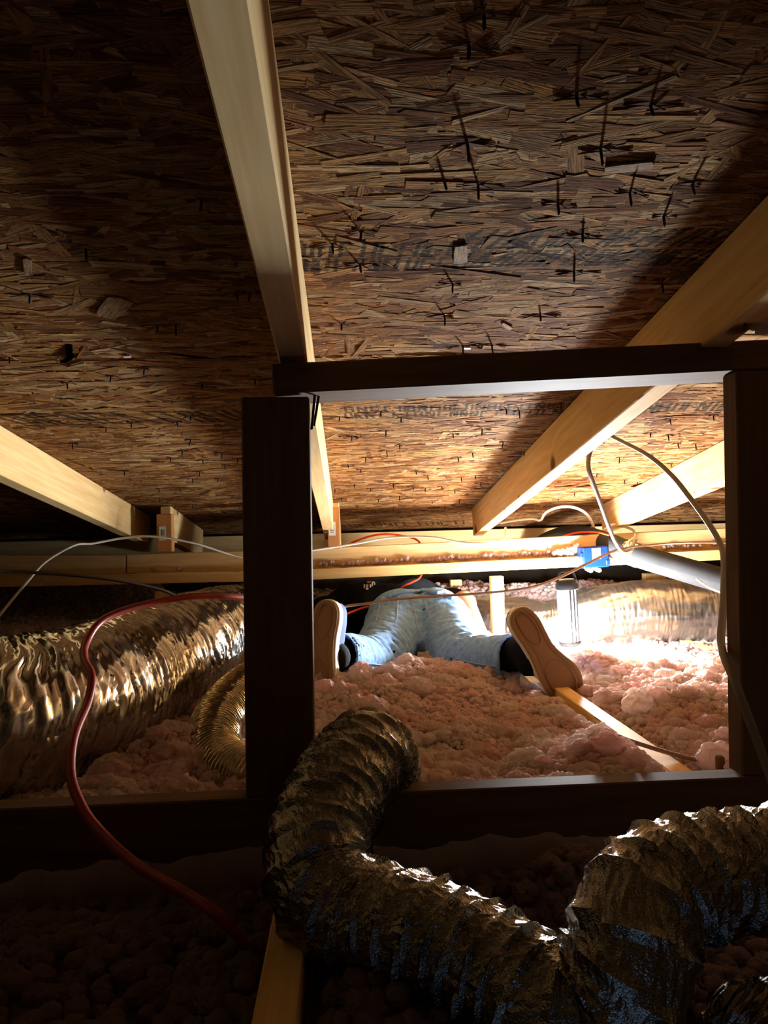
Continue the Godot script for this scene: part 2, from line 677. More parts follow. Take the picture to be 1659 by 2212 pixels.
# ---- roof sheets: a board, its strand face, the nails that came through
var en: Vector3      # out of the roof, downwards
var es: Vector3      # down the slope, towards the eave
func build_roof() -> void:
	es = Vector3(0, -SLOPE, -1).normalized()
	en = Vector3(0, -1, SLOPE).normalized()
	var roof := thing("ceiling", Vector3.ZERO)
	roof.set_meta("kind", "structure")
	var fibre := fibre_texture()
	var rows := [
		[Z1, 0.0, 0.0, []],
		[-0.003, -1.304, 9900, [[-0.045, 0.16, 0.93, 0.075, -0.1, 0.021, 2], [0.17, 0.52, 0.90, 0.10, -0.55, 0.026, 2]]],
		[-1.314, -2.538, 11500, [[-0.74, -0.20, 0.30, 0.10, 0.55, 0.05, 1], [0.0, 0.5, 0.29, 0.09, 0.1, 0.024, 2], [0.56, 0.95, 0.30, 0.08, 0.2, 0.03, 1]]],
		[-2.548, Z0, 9500, [[0.0, 0.48, 0.72, 0.12, 0.2, 0.05, 1]]],
	]
	var panels := []
	for r in rows:
		var za: float = r[0]
		var zb: float = r[1]
		var c := Vector3(0.15, roof_y((za + zb) * 0.5), (za + zb) * 0.5) - en * 0.0065
		var b := MB.new()
		b.box(Transform3D(Basis(Vector3.RIGHT, -en, -es), c), Vector3(X1 - X0 + 0.1, 0.012, (za - zb) / es.z * -1.0))
		var p := obj("osb_panel", b.mesh(), M.osb_board, roof)
		panels.append(p)
		if r[2] == 0.0: continue
		var m := mat(Color.WHITE, 0.85)
		m.metallic_specular = 0.12
		m.vertex_color_use_as_albedo = true
		m.albedo_texture = fibre
		m.heightmap_enabled = true
		m.heightmap_texture = fibre
		m.heightmap_scale = 0.06
		m.detail_enabled = true
		m.detail_albedo = print_texture(r[3])
		m.detail_uv_layer = BaseMaterial3D.DETAIL_UV_2
		m.detail_blend_mode = BaseMaterial3D.BLEND_MODE_MIX
		var s := obj("wood_strands", strands(za, zb, int(r[2])), m, p)
		s.set_meta("kind", "stuff")
	var felt := MB.new()
	felt.box(Transform3D(Basis(Vector3.RIGHT, -en, -es), Vector3(0.15, roof_y((Z0 + Z1) * 0.5), (Z0 + Z1) * 0.5) - en * 0.016), Vector3(X1 - X0 + 0.2, 0.006, Z1 - Z0 + 0.3))
	obj("roofing_felt", felt.mesh(), M.black, roof)
	nails(panels)

func strands(za: float, zb: float, count: int) -> ArrayMesh:
	var v := PackedVector3Array()
	var n := PackedVector3Array()
	var uv := PackedVector2Array()
	var uv2 := PackedVector2Array()
	var col := PackedColorArray()
	var idx := PackedInt32Array()
	var near := za > -1.0
	var len_z := za - zb
	var tones := [rgb(204, 146, 88), rgb(188, 126, 72), rgb(218, 166, 108), rgb(166, 106, 60), rgb(212, 152, 86), rgb(192, 136, 86), rgb(226, 182, 128), rgb(140, 88, 52)]
	for k in count:
		var zt := rng.randf()
		var z := za - 0.004 - zt * (len_z - 0.008)
		# the sheets are built as far to the sides as the camera could see
		var x := rng.randf_range(-0.62, 0.58) if near and rng.randf() < 0.72 else (rng.randf_range(-1.1, 1.3) if not near and rng.randf() < 0.8 else rng.randf_range(-1.6, 1.7))
		var L := rng.randf_range(0.022, 0.07)
		var W := rng.randf_range(0.0028, 0.0095)
		if rng.randf() < 0.12:
			W *= 1.9; L *= 0.8
		var ang := rng.randfn(0.0, 0.24)
		if rng.randf() < 0.13: ang = rng.randf_range(-1.6, 1.6)
		var depth := 0.0002 + 0.0015 * rng.randf()
		var o := Vector3(x, roof_y(z), z) + en * depth
		var lx := Vector3.RIGHT * cos(ang) + es * sin(ang)
		var ly := en.cross(lx)
		var t1 := rng.randfn(0.0, 0.04)
		var t2 := rng.randfn(0.0, 0.008)
		ly = (ly + en * t1).normalized()
		lx = (lx + en * t2).normalized()
		var nn := lx.cross(ly)
		if nn.dot(en) < 0.0: nn = -nn
		var tone: Color = tones[rng.randi() % tones.size()]
		tone = tone.darkened(rng.randf_range(0.0, 0.18))
		tone = tone.srgb_to_linear() * 0.84
		var u0 := rng.randf() * 4.0
		var v0 := rng.randf()
		var e0 := rng.randf_range(-0.25, 0.25)
		var e1 := rng.randf_range(-0.25, 0.25)
		var sh := [Vector2(-1 + e0 * 0.2, -1), Vector2(0.0, -1.0 + rng.randf_range(-0.12, 0.12)), Vector2(1 + e1 * 0.2, -0.9), Vector2(1 - e1 * 0.2, 0.9), Vector2(0.0, 1.0 + rng.randf_range(-0.12, 0.12)), Vector2(-1 - e0 * 0.2, 1)]
		var b := v.size()
		for q in 6:
			var p: Vector3 = o + lx * sh[q].x * L + ly * sh[q].y * W
			p.z = clampf(p.z, zb, za)
			v.append(p); n.append(nn); col.append(tone)
			uv.append(Vector2(u0 + sh[q].x * L * 3.0, v0 + sh[q].y * W * 12.0))
			uv2.append(Vector2((p.x + 1.0) / 2.2, (za - p.z) / 1.23))
		var cw: bool = (v[b + 4] - v[b]).cross(v[b + 2] - v[b]).dot(nn) > 0.0
		for q in range(1, 5):
			if cw: idx.append_array([b, b + q, b + q + 1])
			else: idx.append_array([b, b + q + 1, b + q])
		# edges of the strand
		var s := v.size()
		for q in 6:
			var out: Vector3 = (v[b + q] - o).normalized()
			for d in [0.0, 0.0024]:
				v.append(v[b + q] - en * d); n.append(out); col.append(tone)
				uv.append(uv[b + q]); uv2.append(uv2[b + q])
		for q in 6:
			var a := s + q * 2
			var c := s + ((q + 1) % 6) * 2
			if cw: idx.append_array([a, a + 1, c, c, a + 1, c + 1])
			else: idx.append_array([a, c, a + 1, c, c + 1, a + 1])
	var a := []
	a.resize(Mesh.ARRAY_MAX)
	a[Mesh.ARRAY_VERTEX] = v; a[Mesh.ARRAY_NORMAL] = n; a[Mesh.ARRAY_TEX_UV] = uv; a[Mesh.ARRAY_TEX_UV2] = uv2; a[Mesh.ARRAY_COLOR] = col; a[Mesh.ARRAY_INDEX] = idx
	var m := ArrayMesh.new()
	m.add_surface_from_arrays(Mesh.PRIMITIVE_TRIANGLES, a)
	return m

func nail_mesh(length: float) -> ArrayMesh:
	var p := PackedVector3Array([Vector3(0, 0.004, 0), Vector3(0, -length * 0.5, 0), Vector3(0, -length * 0.8, 0.0004), Vector3(0, -length, 0.0006)])
	var a := sweep(p, 6, func(_s, _t, k): return 0.0016 if k < 0.7 else 0.0002)
	return smooth(a[0], a[1])

func splinter_mesh(sd: int) -> ArrayMesh:
	var r := RandomNumberGenerator.new()
	r.seed = sd
	var b := MB.new()
	for k in 7:
		var side := 1.0 if k % 2 else -1.0
		var dir := Vector3(side * r.randf_range(0.5, 1.0), -r.randf_range(0.15, 0.55), r.randf_range(-0.35, 0.35)).normalized()
		var L := r.randf_range(0.008, 0.02)
		var across := dir.cross(Vector3.UP).normalized() * r.randf_range(0.002, 0.0045)
		var thick := Vector3.UP * 0.0012
		var o := Vector3(side * 0.012, 0.002, r.randf_range(-0.003, 0.003))
		var tip := o - Vector3(side * 0.004, 0, 0) - Vector3(dir.x, -dir.y, dir.z) * L * 0.8
		tip = o + Vector3(side * r.randf_range(-0.006, 0.008), -r.randf_range(0.0015, 0.006), r.randf_range(-0.006, 0.006))
		o = Vector3(-side * r.randf_range(0.0, 0.007), 0.001, o.z)
		var p := [o - across, o + across, tip + thick * 0.2]
		b.poly(p, Vector3.DOWN)
		b.poly([o - across + thick, o + across + thick, tip + thick], Vector3.UP)
		b.poly([p[0], p[0] + thick, tip + thick, tip], -across)
		b.poly([p[1], p[1] + thick, tip + thick, tip], across)
	return b.mesh()

func nails(panels: Array) -> void:
	var spots := []
	for p in [[1045, 30], [1013, 95], [1245, 205], [1405, 225], [1297, 320], [1010, 310], [960, 390], [1033, 398], [1205, 440], [1360, 415], [1495, 395], [1433, 465], [718, 525], [778, 570], [1258, 505], [1240, 585], [978, 612], [960, 680], [1167, 678], [738, 698], [780, 500], [650, 705], [1430, 610], [1000, 745], [1062, 742],
			[435, 430], [185, 535], [65, 635], [340, 700], [380, 700], [510, 630], [540, 632], [145, 825], [240, 810], [312, 795], [435, 828], [550, 818], [600, 270], [20, 770]]:
		spots.append(p)
	for c in [[335, 285], [462, 270], [525, 288], [283, 350], [373, 345], [478, 326], [520, 372], [480, 390], [415, 411], [360, 432], [400, 447], [570, 451], [607, 466], [850, 263], [890, 268], [685, 336], [775, 321], [840, 361], [745, 396], [700, 409], [710, 472], [755, 467], [770, 489], [500, 491], [430, 507], [380, 492], [320, 507], [905, 394], [1020, 241], [1355, 291], [1490, 281], [1350, 341], [1295, 335], [1435, 368], [1200, 411], [1130, 461], [1380, 367], [1440, 426], [1255, 487], [1215, 481], [560, 500], [600, 505], [650, 500], [690, 512], [340, 535], [455, 540], [520, 530], [620, 545], [705, 540], [390, 560], [500, 565], [580, 570], [660, 565], [1060, 520], [1010, 540], [1120, 500], [1360, 430], [1300, 400]]:
		spots.append([500 + c[0] * 0.6986, 700 + c[1] * 0.6986])
	for c in [[890, 186], [1195, 186], [1290, 146], [720, 226], [1290, 305], [1235, 380], [1500, 395], [1370, 445], [1150, 425], [1350, 525], [1520, 476], [1605, 435], [1300, 572], [1470, 570], [1220, 632], [1570, 686], [1300, 747], [1075, 637], [490, 335], [840, 515], [1080, 705], [1180, 780], [1430, 800], [1420, 860]]:
		spots.append([c[0] / 3.13, 850 + c[1] / 3.13])
	var kinds := []
	var bursts := []
	for k in 4:
		kinds.append(nail_mesh([0.014, 0.017, 0.012, 0.019][k]))
		bursts.append(splinter_mesh(40 + k))
	var turn := Basis(Vector3.RIGHT, -en, -es)
	for s in spots:
		var p := on_roof(s[0], s[1])
		var panel: Node3D = panels[1 if p.z > -1.308 else 2 if p.z > -2.543 else 3]
		var k := rng.randi() % 4
		var lean := Basis.from_euler(Vector3(rng.randf_range(-0.15, 0.15), rng.randf() * TAU, rng.randf_range(-0.15, 0.15)))
		var o := obj("roofing_nail", kinds[k], M.nail, panel)
		o.transform = Transform3D(turn * lean, p + en * 0.001)
		var sp := obj("splinter", bursts[rng.randi() % 4], M.splinter, panel)
		var sc := rng.randf_range(0.7, 1.5) * (1.25 if p.z > -1.3 else 0.85)
		sp.transform = Transform3D(turn * Basis(Vector3.UP, rng.randf_range(-0.3, 0.3)).scaled(Vector3(sc, rng.randf_range(0.6, 1.3), 1.0)), p + en * 0.002)
	# loose pale flakes that stick out of the sheets
	for s in [[245, 660, 0.075, 0.036, -0.95, 0, "pale"], [1008, 775 - 27, 0.014, 0.008, 0.1, 0, "white"], [275, 766, 0.012, 0.007, 0, 0, "white"], [1360, 355, 0.05, 0.014, -0.15, 0, "pale"], [995, 545, 0.045, 0.018, 1.45, 0, "pale"], [165, 785, 0.04, 0.006, -0.5, 0, "pale"], [60, 570, 0.045, 0.010, -1.2, 0, "pale"], [1095, 700, 0.03, 0.008, 0.9, 0, "pale"]]:
		var p := on_roof(s[0], s[1])
		var b := MB.new()
		var L: float = s[2]
		var W: float = s[3]
		var outline := [Vector3(-L * 0.5, 0, -W * 0.4), Vector3(-L * 0.1, 0, -W * 0.5), Vector3(L * 0.46, 0, -W * 0.47), Vector3(L * 0.5, 0, W * 0.1), Vector3(L * 0.42, 0, W * 0.5), Vector3(-L * 0.2, 0, W * 0.46), Vector3(-L * 0.53, 0, W * 0.35)]
		b.poly(outline, Vector3.DOWN)
		var upper := []
		for q in outline: upper.append(q + Vector3.UP * 0.002)
		b.poly(upper, Vector3.UP)
		for q in outline.size():
			var r := (q + 1) % outline.size()
			b.poly([outline[q], outline[r], upper[r], upper[q]], outline[q] + outline[r])
		var panel: Node3D = panels[1 if p.z > -1.308 else 2]
		var o := obj("wood_flake", b.mesh(), M.white if s[6] == "white" else M.flake, panel)
		o.transform = Transform3D(turn * Basis(Vector3.UP, s[4]), p + en * 0.0045)

func build_rafters() -> void:
	var spots := [
		[-1.41, "rafter at the far left, only its lit lower end showing"],
		[-0.769, "long pale rafter running down from the left edge to the eave beam"],
		[-0.069, "middle rafter above the dark left post, seen from straight below with a knot"],
		[0.504, "wide lit rafter on the right with a hole from which two grey cables hang"],
		[1.012, "short-looking lit rafter behind the dark right post, beyond the grey cables"],
		[1.55, "rafter hidden mostly behind the dark right post at the far right"]]
	for s in spots:
		var x: float = s[0]
		var zb := -2.93 if absf(x) < 1.3 else -2.9
		var za := 4.4
		var mid := -RAFTER * 0.5
		var m: Material = M.pine if x < 0.2 else M.pine_b
		var o := timber("rafter", Vector3(x, roof_y(za) + mid - 0.003, za), Vector3(x, roof_y(zb) + mid - 0.003, zb), 0.038, RAFTER, m)
		tag(o, s[1], "rafter", "rafters under the roof sheets")
	# bottom chords of the trusses: joists on the floor
	for s in [[-0.069, -0.96, -0.52, "dark foreground joist running towards the viewer under the middle rafter"], [0.528, -2.7, -1.04, "pale joist lying in the pink insulation under the person's right shoe"], [-0.769, -2.7, -1.04, "joist buried in insulation below the big left foil duct"], [1.03, -2.7, -1.04, "joist half buried in insulation at the far right beside the right foil duct"], [0.528, -0.96, -0.52, "dark joist in the foreground beneath the right foil duct"]]:
		var o := timber("joist", Vector3(s[0], 0.015, s[1]), Vector3(s[0], 0.015, s[2]), 0.038, 0.089, M.pine_b)
		tag(o, s[3], "joist")

# ---- the dark frame in front
func build_knee_frame() -> void:
	var zf := -1.0
	var plate_y := on_z(900, 1716, zf).y
	# bottom plate
	var a := on_z(-260, 1768, zf)
	var b := on_z(1900, 1672, zf)
	var h := a.y + 0.03
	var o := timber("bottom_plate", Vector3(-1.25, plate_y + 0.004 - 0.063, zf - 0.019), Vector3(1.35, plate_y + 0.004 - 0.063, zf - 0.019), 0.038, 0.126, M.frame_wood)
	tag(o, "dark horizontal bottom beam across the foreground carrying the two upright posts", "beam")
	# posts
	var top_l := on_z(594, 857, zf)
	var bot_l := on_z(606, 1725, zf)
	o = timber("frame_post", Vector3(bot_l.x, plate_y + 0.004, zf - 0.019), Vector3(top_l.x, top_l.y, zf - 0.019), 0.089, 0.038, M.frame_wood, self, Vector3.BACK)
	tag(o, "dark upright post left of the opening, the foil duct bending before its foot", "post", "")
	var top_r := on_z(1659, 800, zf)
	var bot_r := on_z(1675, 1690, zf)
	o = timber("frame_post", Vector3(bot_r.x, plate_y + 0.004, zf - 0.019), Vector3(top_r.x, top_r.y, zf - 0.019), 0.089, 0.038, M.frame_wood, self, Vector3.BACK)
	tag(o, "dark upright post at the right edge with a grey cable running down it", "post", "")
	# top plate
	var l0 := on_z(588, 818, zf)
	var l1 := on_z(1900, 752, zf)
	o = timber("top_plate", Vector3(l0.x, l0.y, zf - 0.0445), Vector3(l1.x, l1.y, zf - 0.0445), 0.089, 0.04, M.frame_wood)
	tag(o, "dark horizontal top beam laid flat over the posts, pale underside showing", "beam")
	# two dark strap ends at the corner
	var st := thing("strap_tie", on_z(680, 856, zf - 0.03))
	tag(st, "pair of black metal strap ends hanging at the corner of left post and top beam", "strap")
	for k in 2:
		var p0 := on_z(680 + k * 9, 853, zf - 0.02 - 0.014 * k)
		var p1 := on_z(673 + k * 5, 928 - k * 8, zf - 0.01 - 0.014 * k)
		var mb := MB.new()
		var x := (p1 - p0).normalized()
		var z := x.cross(Vector3.RIGHT).normalized()
		mb.box(Transform3D(Basis(x, z.cross(x), z), (p0 + p1) * 0.5), Vector3(p0.distance_to(p1), 0.0035, 0.002), 0.0005)
		part("strap", mb.mesh(), M.black, st)

# ---- the beam at the eave
func build_eave_beam() -> void:
	var zf := -2.72
	var groups := [["left", -420, 274, 1205, 1205, 1278], ["left", 276, 600, 1203, 1196, 1262], ["right", 604, 1760, 1189, 1127, 1258]]
	var ua := on_z(-420, 1226, zf - 0.05)
	var ub := on_z(274, 1224, zf - 0.05)
	var o := timber("eave_beam", ua, ub, 0.038, 0.085, M.pine)
	tag(o, "brown upright beam end at the left, butted to the next one at a dark joint", "beam")
	ua = on_z(277, 1223, zf - 0.05)
	ub = on_z(640, 1212, zf - 0.05)
	o = timber("eave_beam", ua, ub, 0.038, 0.085, M.pine)
	tag(o, "short honey-coloured beam piece between the dark joint and the dark left post", "beam")
	ua = on_z(644, 1212, zf - 0.05)
	ub = on_z(1830, 1152, zf - 0.05)
	o = timber("eave_beam", ua, ub, 0.038, 0.085, M.pine)
	tag(o, "upper yellow beam above the person's back, carrying the blue box and rafter ends", "beam")
	# flat ledger in front
	var pa := on_z(-420, 1266, zf)
	var pb := on_z(600, 1243, zf)
	o = timber("eave_ledger", pa + Vector3(0, 0, -0.03), pb + Vector3(0, 0, -0.03), 0.078, 0.038, M.pine_b)
	tag(o, "lower ledger left of the dark post, a thin dark cable crossing before it", "beam")
	pa = on_z(604, 1244, zf)
	pb = on_z(1830, 1185, zf)
	o = timber("eave_ledger", pa + Vector3(0, 0, -0.03), pb + Vector3(0, 0, -0.03), 0.078, 0.038, M.pine_b)
	tag(o, "lower yellow ledger over the person's back with crumbs of insulation along it", "beam")
	# posts under it
	for s in [[1072, 0.046, 1242, "bright narrow stud below the ledger between the jeans and the work light", -2.765], [1412, 0.09, 1236, "brown stub stud under the ledger below the grey pipe", -3.16], [352, 0.05, 1274, "brown stud below the left ledger behind the big foil duct", -2.765], [984, 0.05, 1250, "thin stud in shadow behind the person's right shoulder", -3.3]]:
		var t := on_z(s[0], s[2], s[4])
		o = timber("stud", Vector3(t.x, -0.03, t.z), Vector3(t.x, t.y - 0.004, t.z), s[1], 0.038, M.pine, self, Vector3.BACK)
		tag(o, s[3], "stud")
	# blocks with paper labels beside the rafters
	for s in [[720, 1096, 1186, 0.044, -2.66, "orange-brown wood block with a white label beside the middle rafter's end"], [354, 1110, 1192, 0.052, -2.66, "orange-brown wood block with a barcode label beside the long left rafter"]]:
		var t := on_z(s[0], s[1], s[4])
		var u := on_z(s[0], s[2], s[4])
		var bl := thing("wood_block", Vector3(t.x, u.y, s[4] - 0.02))
		tag(bl, s[5], "block", "labelled blocks")
		timber("block_body", Vector3(t.x, u.y, s[4] - 0.02), Vector3(t.x, t.y, s[4] - 0.02), s[3], 0.04, M.block_wood, bl, Vector3.BACK)
		var lb := MB.new()
		var mid := on_z(s[0] - 2, lerpf(s[1], s[2], 0.5), s[4] + 0.0005)
		lb.poly([mid + Vector3(-0.013, -0.026, 0.001), mid + Vector3(0.011, -0.026, 0.001), mid + Vector3(0.011, 0.022, 0.001), mid + Vector3(-0.013, 0.022, 0.001)], Vector3.BACK, [Vector2(0, 1), Vector2(1, 1), Vector2(1, 0), Vector2(0, 0)])
		part("paper_label", lb.mesh(), M.label, bl)
	# rafter tail seen past the left block, fascia board and blocking at the eave
	o = timber("rafter_tail", Vector3(-0.64, roof_y(-2.7) - 0.066, -2.705), Vector3(-0.64, roof_y(-3.3) - 0.066, -3.3), 0.036, 0.12, M.pine)
	tag(o, "pale rafter tail beyond the labelled block at the left", "rafter")
	o = timber("rafter_tail", Vector3(-0.047, roof_y(-2.7) - 0.066, -2.72), Vector3(-0.047, roof_y(-3.3) - 0.066, -3.3), 0.036, 0.12, M.pine)
	tag(o, "rafter tail in shade beyond the labelled block under the middle bay", "rafter")
	o = timber("fascia_board", Vector3(-1.6, 0.418, -3.45), Vector3(1.9, 0.418, -3.45), 0.025, 0.105, M.pine)
	tag(o, "pale board across the far eave behind the beam, under the roof sheets", "board")

# ---- insulation
func bump(x: float, z: float, cx: float, cz: float, r: float, h: float) -> float:
	return h * exp(-((x - cx) * (x - cx) + (z - cz) * (z - cz)) / (r * r))

func step01(a: float, b: float, x: float) -> float:
	return smoothstep(a, b, x)

func fluff_y(x: float, z: float) -> float:
	var y := 0.028
	y += 0.024 * noise_a.get_noise_2d(x * 3.1, z * 3.1)
	# billows: round heads the size of a fist and of a thumb
	y += 0.020 * (0.5 - noise_c.get_noise_2d(x * 15.0, z * 15.0) * 1.2 - 0.9) + 0.010 * (-0.3 - noise_c.get_noise_2d(x * 38.0 + 5.0, z * 38.0)) + 0.016
	y += bump(x, z, 0.20, -1.95, 0.20, 0.042) + bump(x, z, -0.05, -1.85, 0.2, 0.03)
	y += bump(x, z, 0.66, -2.12, 0.10, 0.05) + bump(x, z, 0.42, -1.25, 0.12, 0.035) + bump(x, z, 0.74, -1.6, 0.2, 0.03)
	y -= 0.03 * step01(0.6, 0.75, x) * step01(-2.15, -2.45, z) * step01(-3.1, -2.9, z)
	y -= bump(x, z, 0.46, -1.9, 0.1, 0.03)
	y += 0.035 * step01(-1.3, -1.08, z) * step01(-1.0, -1.02, z)
	if z > -1.0: y = -0.012 + (y - 0.028) * 0.9 + bump(x, z, 0.02, -0.66, 0.07, 0.05) + bump(x, z, 0.26, -0.88, 0.07, 0.06) + bump(x, z, -0.4, -0.7, 0.2, 0.03)
	y += 0.16 * step01(-2.95, -3.25, z)
	y += 0.11 * step01(-0.75, -1.0, x) * step01(-1.95, -2.3, z)
	y += bump(x, z, -0.30, -1.3, 0.09, 0.07) - 0.035 * step01(-0.4, -0.5, x) * step01(-1.9, -1.6, z)
	# joists show where the fluff has been pushed aside
	if z > -2.0: y = minf(y, 0.022 + maxf(absf(x - 0.528) - 0.03, 0.0) * 1.1)
	if z > -0.8: y = minf(y, 0.02 + maxf(absf(x + 0.069) - 0.03, 0.0) * 1.1)
	return maxf(y, -0.024)

func lump_mesh(sd: int, sub: int) -> ArrayMesh:
	var n := FastNoiseLite.new()
	n.seed = sd; n.frequency = 1.7; n.noise_type = FastNoiseLite.TYPE_CELLULAR
	n.cellular_return_type = FastNoiseLite.RETURN_DISTANCE
	n.fractal_type = FastNoiseLite.FRACTAL_FBM; n.fractal_octaves = 3; n.fractal_gain = 0.5
	var v := PackedVector3Array()
	var idx := PackedInt32Array()
	var rows := sub
	var cols := sub * 2
	for r in rows + 1:
		for c in cols:
			var th := PI * r / rows
			var ph := TAU * c / cols
			var d := Vector3(sin(th) * cos(ph), cos(th), sin(th) * sin(ph))
			var k := 1.0 - 0.55 * (n.get_noise_3dv(d) + 0.35) + 0.2 * noise_a.get_noise_3dv(d * 1.3 + Vector3(sd, 0, 0))
			v.append(d * maxf(k, 0.3))
	for r in rows:
		for c in cols:
			var a := r * cols + c
			var b := r * cols + (c + 1) % cols
			idx.append_array([a, b, a + cols, b, b + cols, a + cols])
	return smooth(v, idx)

func clod_mesh(sd: int) -> ArrayMesh:
	var n := FastNoiseLite.new()
	n.seed = sd; n.frequency = 1.0; n.noise_type = FastNoiseLite.TYPE_CELLULAR
	n.cellular_return_type = FastNoiseLite.RETURN_DISTANCE
	var v := PackedVector3Array()
	var idx := PackedInt32Array()
	var rows := 34
	var cols := 60
	for r in rows + 1:
		for c in cols:
			var th := PI * r / rows
			var ph := TAU * c / cols
			var d := Vector3(sin(th) * cos(ph), cos(th), sin(th) * sin(ph))
			var k := 1.0 - 0.38 * (n.get_noise_3dv(d * 1.9) + 0.5) - 0.2 * (n.get_noise_3dv(d * 4.6) + 0.5) - 0.09 * n.get_noise_3dv(d * 10.0) + 0.25 * noise_a.get_noise_3dv(d * 1.2 + Vector3(sd, 0, 0))
			v.append(d * maxf(k, 0.3))
	for r in rows:
		for c in cols:
			var a := r * cols + c
			var b := r * cols + (c + 1) % cols
			idx.append_array([a, b, a + cols, b, b + cols, a + cols])
	return smooth(v, idx)

func tufts(called: String, spots: Array, mesh: Mesh, label: String) -> void:
	var mm := MultiMesh.new()
	mm.transform_format = MultiMesh.TRANSFORM_3D
	mm.use_colors = true
	mm.mesh = mesh
	mm.instance_count = spots.size()
	for k in spots.size():
		mm.set_instance_transform(k, spots[k][0])
		mm.set_instance_color(k, spots[k][1])
	var o := MultiMeshInstance3D.new()
	o.name = numbered(called)
	o.multimesh = mm
	o.material_override = M.fluff
	add_child(o, true)
	tag(o, label, "insulation", "", "stuff")

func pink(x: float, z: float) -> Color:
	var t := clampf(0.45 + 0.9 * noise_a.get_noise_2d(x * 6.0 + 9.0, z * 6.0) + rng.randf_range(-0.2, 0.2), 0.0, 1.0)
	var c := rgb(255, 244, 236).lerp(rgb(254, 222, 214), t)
	if z > -1.0: c = rgb(176, 150, 142).lerp(rgb(160, 128, 124), t)      # shade put into the colour on this side of the frame
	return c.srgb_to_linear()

func build_insulation() -> void:
	var lumps := [lump_mesh(3, 12), lump_mesh(14, 12), lump_mesh(27, 12), clod_mesh(8), clod_mesh(19)]
	# bed
	var v := PackedVector3Array()
	var idx := PackedInt32Array()
	var col := PackedColorArray()
	var st := 0.0125
	var nx := int((2.1 + 1.9) / st)
	var nz := int(2.9 / st)
	for k in nz + 1:
		for j in nx + 1:
			var x := -1.9 + j * st
			var z := -0.6 - k * st
			v.append(Vector3(x, fluff_y(x, z) - 0.004, z))
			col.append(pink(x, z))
	for k in nz:
		for j in nx:
			var a := k * (nx + 1) + j
			idx.append_array([a, a + nx + 1, a + 1, a + 1, a + nx + 1, a + nx + 2])
	var bed := obj("blown_insulation", smooth(v, idx, PackedVector2Array(), col), M.fluff)
	tag(bed, "bed of pale pink blown fibreglass insulation covering the attic floor", "insulation", "", "stuff")
	var spots := [[], [], [], [], []]
	var put := func(x: float, z: float, r: float, lift: float):
		var t := Transform3D(Basis.from_euler(Vector3(rng.randf() * TAU, rng.randf() * TAU, rng.randf() * TAU)).scaled(Vector3(r, r * rng.randf_range(0.75, 1.0), r)), Vector3(x, maxf(fluff_y(x, z) + lift, -0.03 + r * 0.7), z))
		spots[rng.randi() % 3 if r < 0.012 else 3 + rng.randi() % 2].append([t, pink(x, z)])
	var z := -1.045
	while z > -3.45:
		var sp := 0.0082 + 0.0034 * (-z - 1.0)
		var x := -1.75 if z < -1.8 else -1.0
		while x < 1.45:
			var r := rng.randf_range(0.0035, 0.0075) * (0.85 - 0.2 * z)
			if rng.randf() < 0.05: r = rng.randf_range(0.010, 0.017)
			var xx := x + rng.randf_range(-sp, sp) * 0.6
			if absf(xx - 0.528) > 0.026 or z < -2.0 or rng.randf() < 0.06: put.call(xx, z + rng.randf_range(-sp, sp) * 0.6, r, r * 0.3)
			x += sp
		z -= sp
	# larger clods
	for k in 750:
		var xx := rng.randf_range(-0.4, 1.2)
		if absf(xx - 0.528) > 0.06: put.call(xx, rng.randf_range(-2.4, -1.06), rng.randf_range(0.014, 0.034), -0.003)
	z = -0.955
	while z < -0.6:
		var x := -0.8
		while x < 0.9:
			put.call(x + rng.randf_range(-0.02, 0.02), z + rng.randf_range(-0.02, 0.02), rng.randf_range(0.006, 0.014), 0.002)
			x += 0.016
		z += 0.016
	var names := ["pink clumps of loose fibreglass heaped over the insulation bed", "rounder pink clumps of loose fibreglass mixed into the heap", "ragged pale clumps of loose fibreglass scattered over the heap", "knobbly fist-sized clods of pink fibreglass on the heap", "larger cauliflower-like clods of pink fibreglass between the joists"]
	for k in 5: tufts("insulation_clumps", spots[k], lumps[k], names[k])
	# crumbs that lie along the ledger
	var crumbs := []
	for k in 900:
		var px := rng.randf_range(690, 1250)
		if rng.randf() < 0.12: px = rng.randf_range(1430, 1560)
		if rng.randf() < 0.08: px = rng.randf_range(330, 520)
		var base := 1226.0 - (px - 680) * 0.052 if px > 620 else 1242.0
		var p := on_z(px, base, -2.74 - rng.randf() * 0.03)
		p.y += 0.006 + rng.randf() * 0.012 * clampf(0.5 + 1.6 * noise_a.get_noise_1d(px * 0.03), 0.1, 1.5)
		var r := rng.randf_range(0.003, 0.008)
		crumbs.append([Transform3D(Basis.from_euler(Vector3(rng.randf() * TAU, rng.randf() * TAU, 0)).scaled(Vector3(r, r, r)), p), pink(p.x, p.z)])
	for k in 160:       # drift against the blue box
		var px := rng.randf_range(1195, 1250)
		var p := on_z(px, 1196.0 + rng.randf_range(-18, 6) * clampf((px - 1190) / 60.0, 0.2, 1.0), -2.73 - rng.randf() * 0.02)
		var r := rng.randf_range(0.005, 0.011)
		crumbs.append([Transform3D(Basis.from_euler(Vector3(rng.randf() * TAU, rng.randf() * TAU, 0)).scaled(Vector3(r, r, r)), p), pink(p.x, p.z)])
	tufts("insulation_crumbs", crumbs, lump_mesh(5, 6), "crumbs of insulation lying along the yellow ledger and against the blue box")

# ---- ducts
func pts(pix: Array) -> Array:
	var out := []
	for p in pix: out.append(at(p[0], p[1], p[2]))
	return out

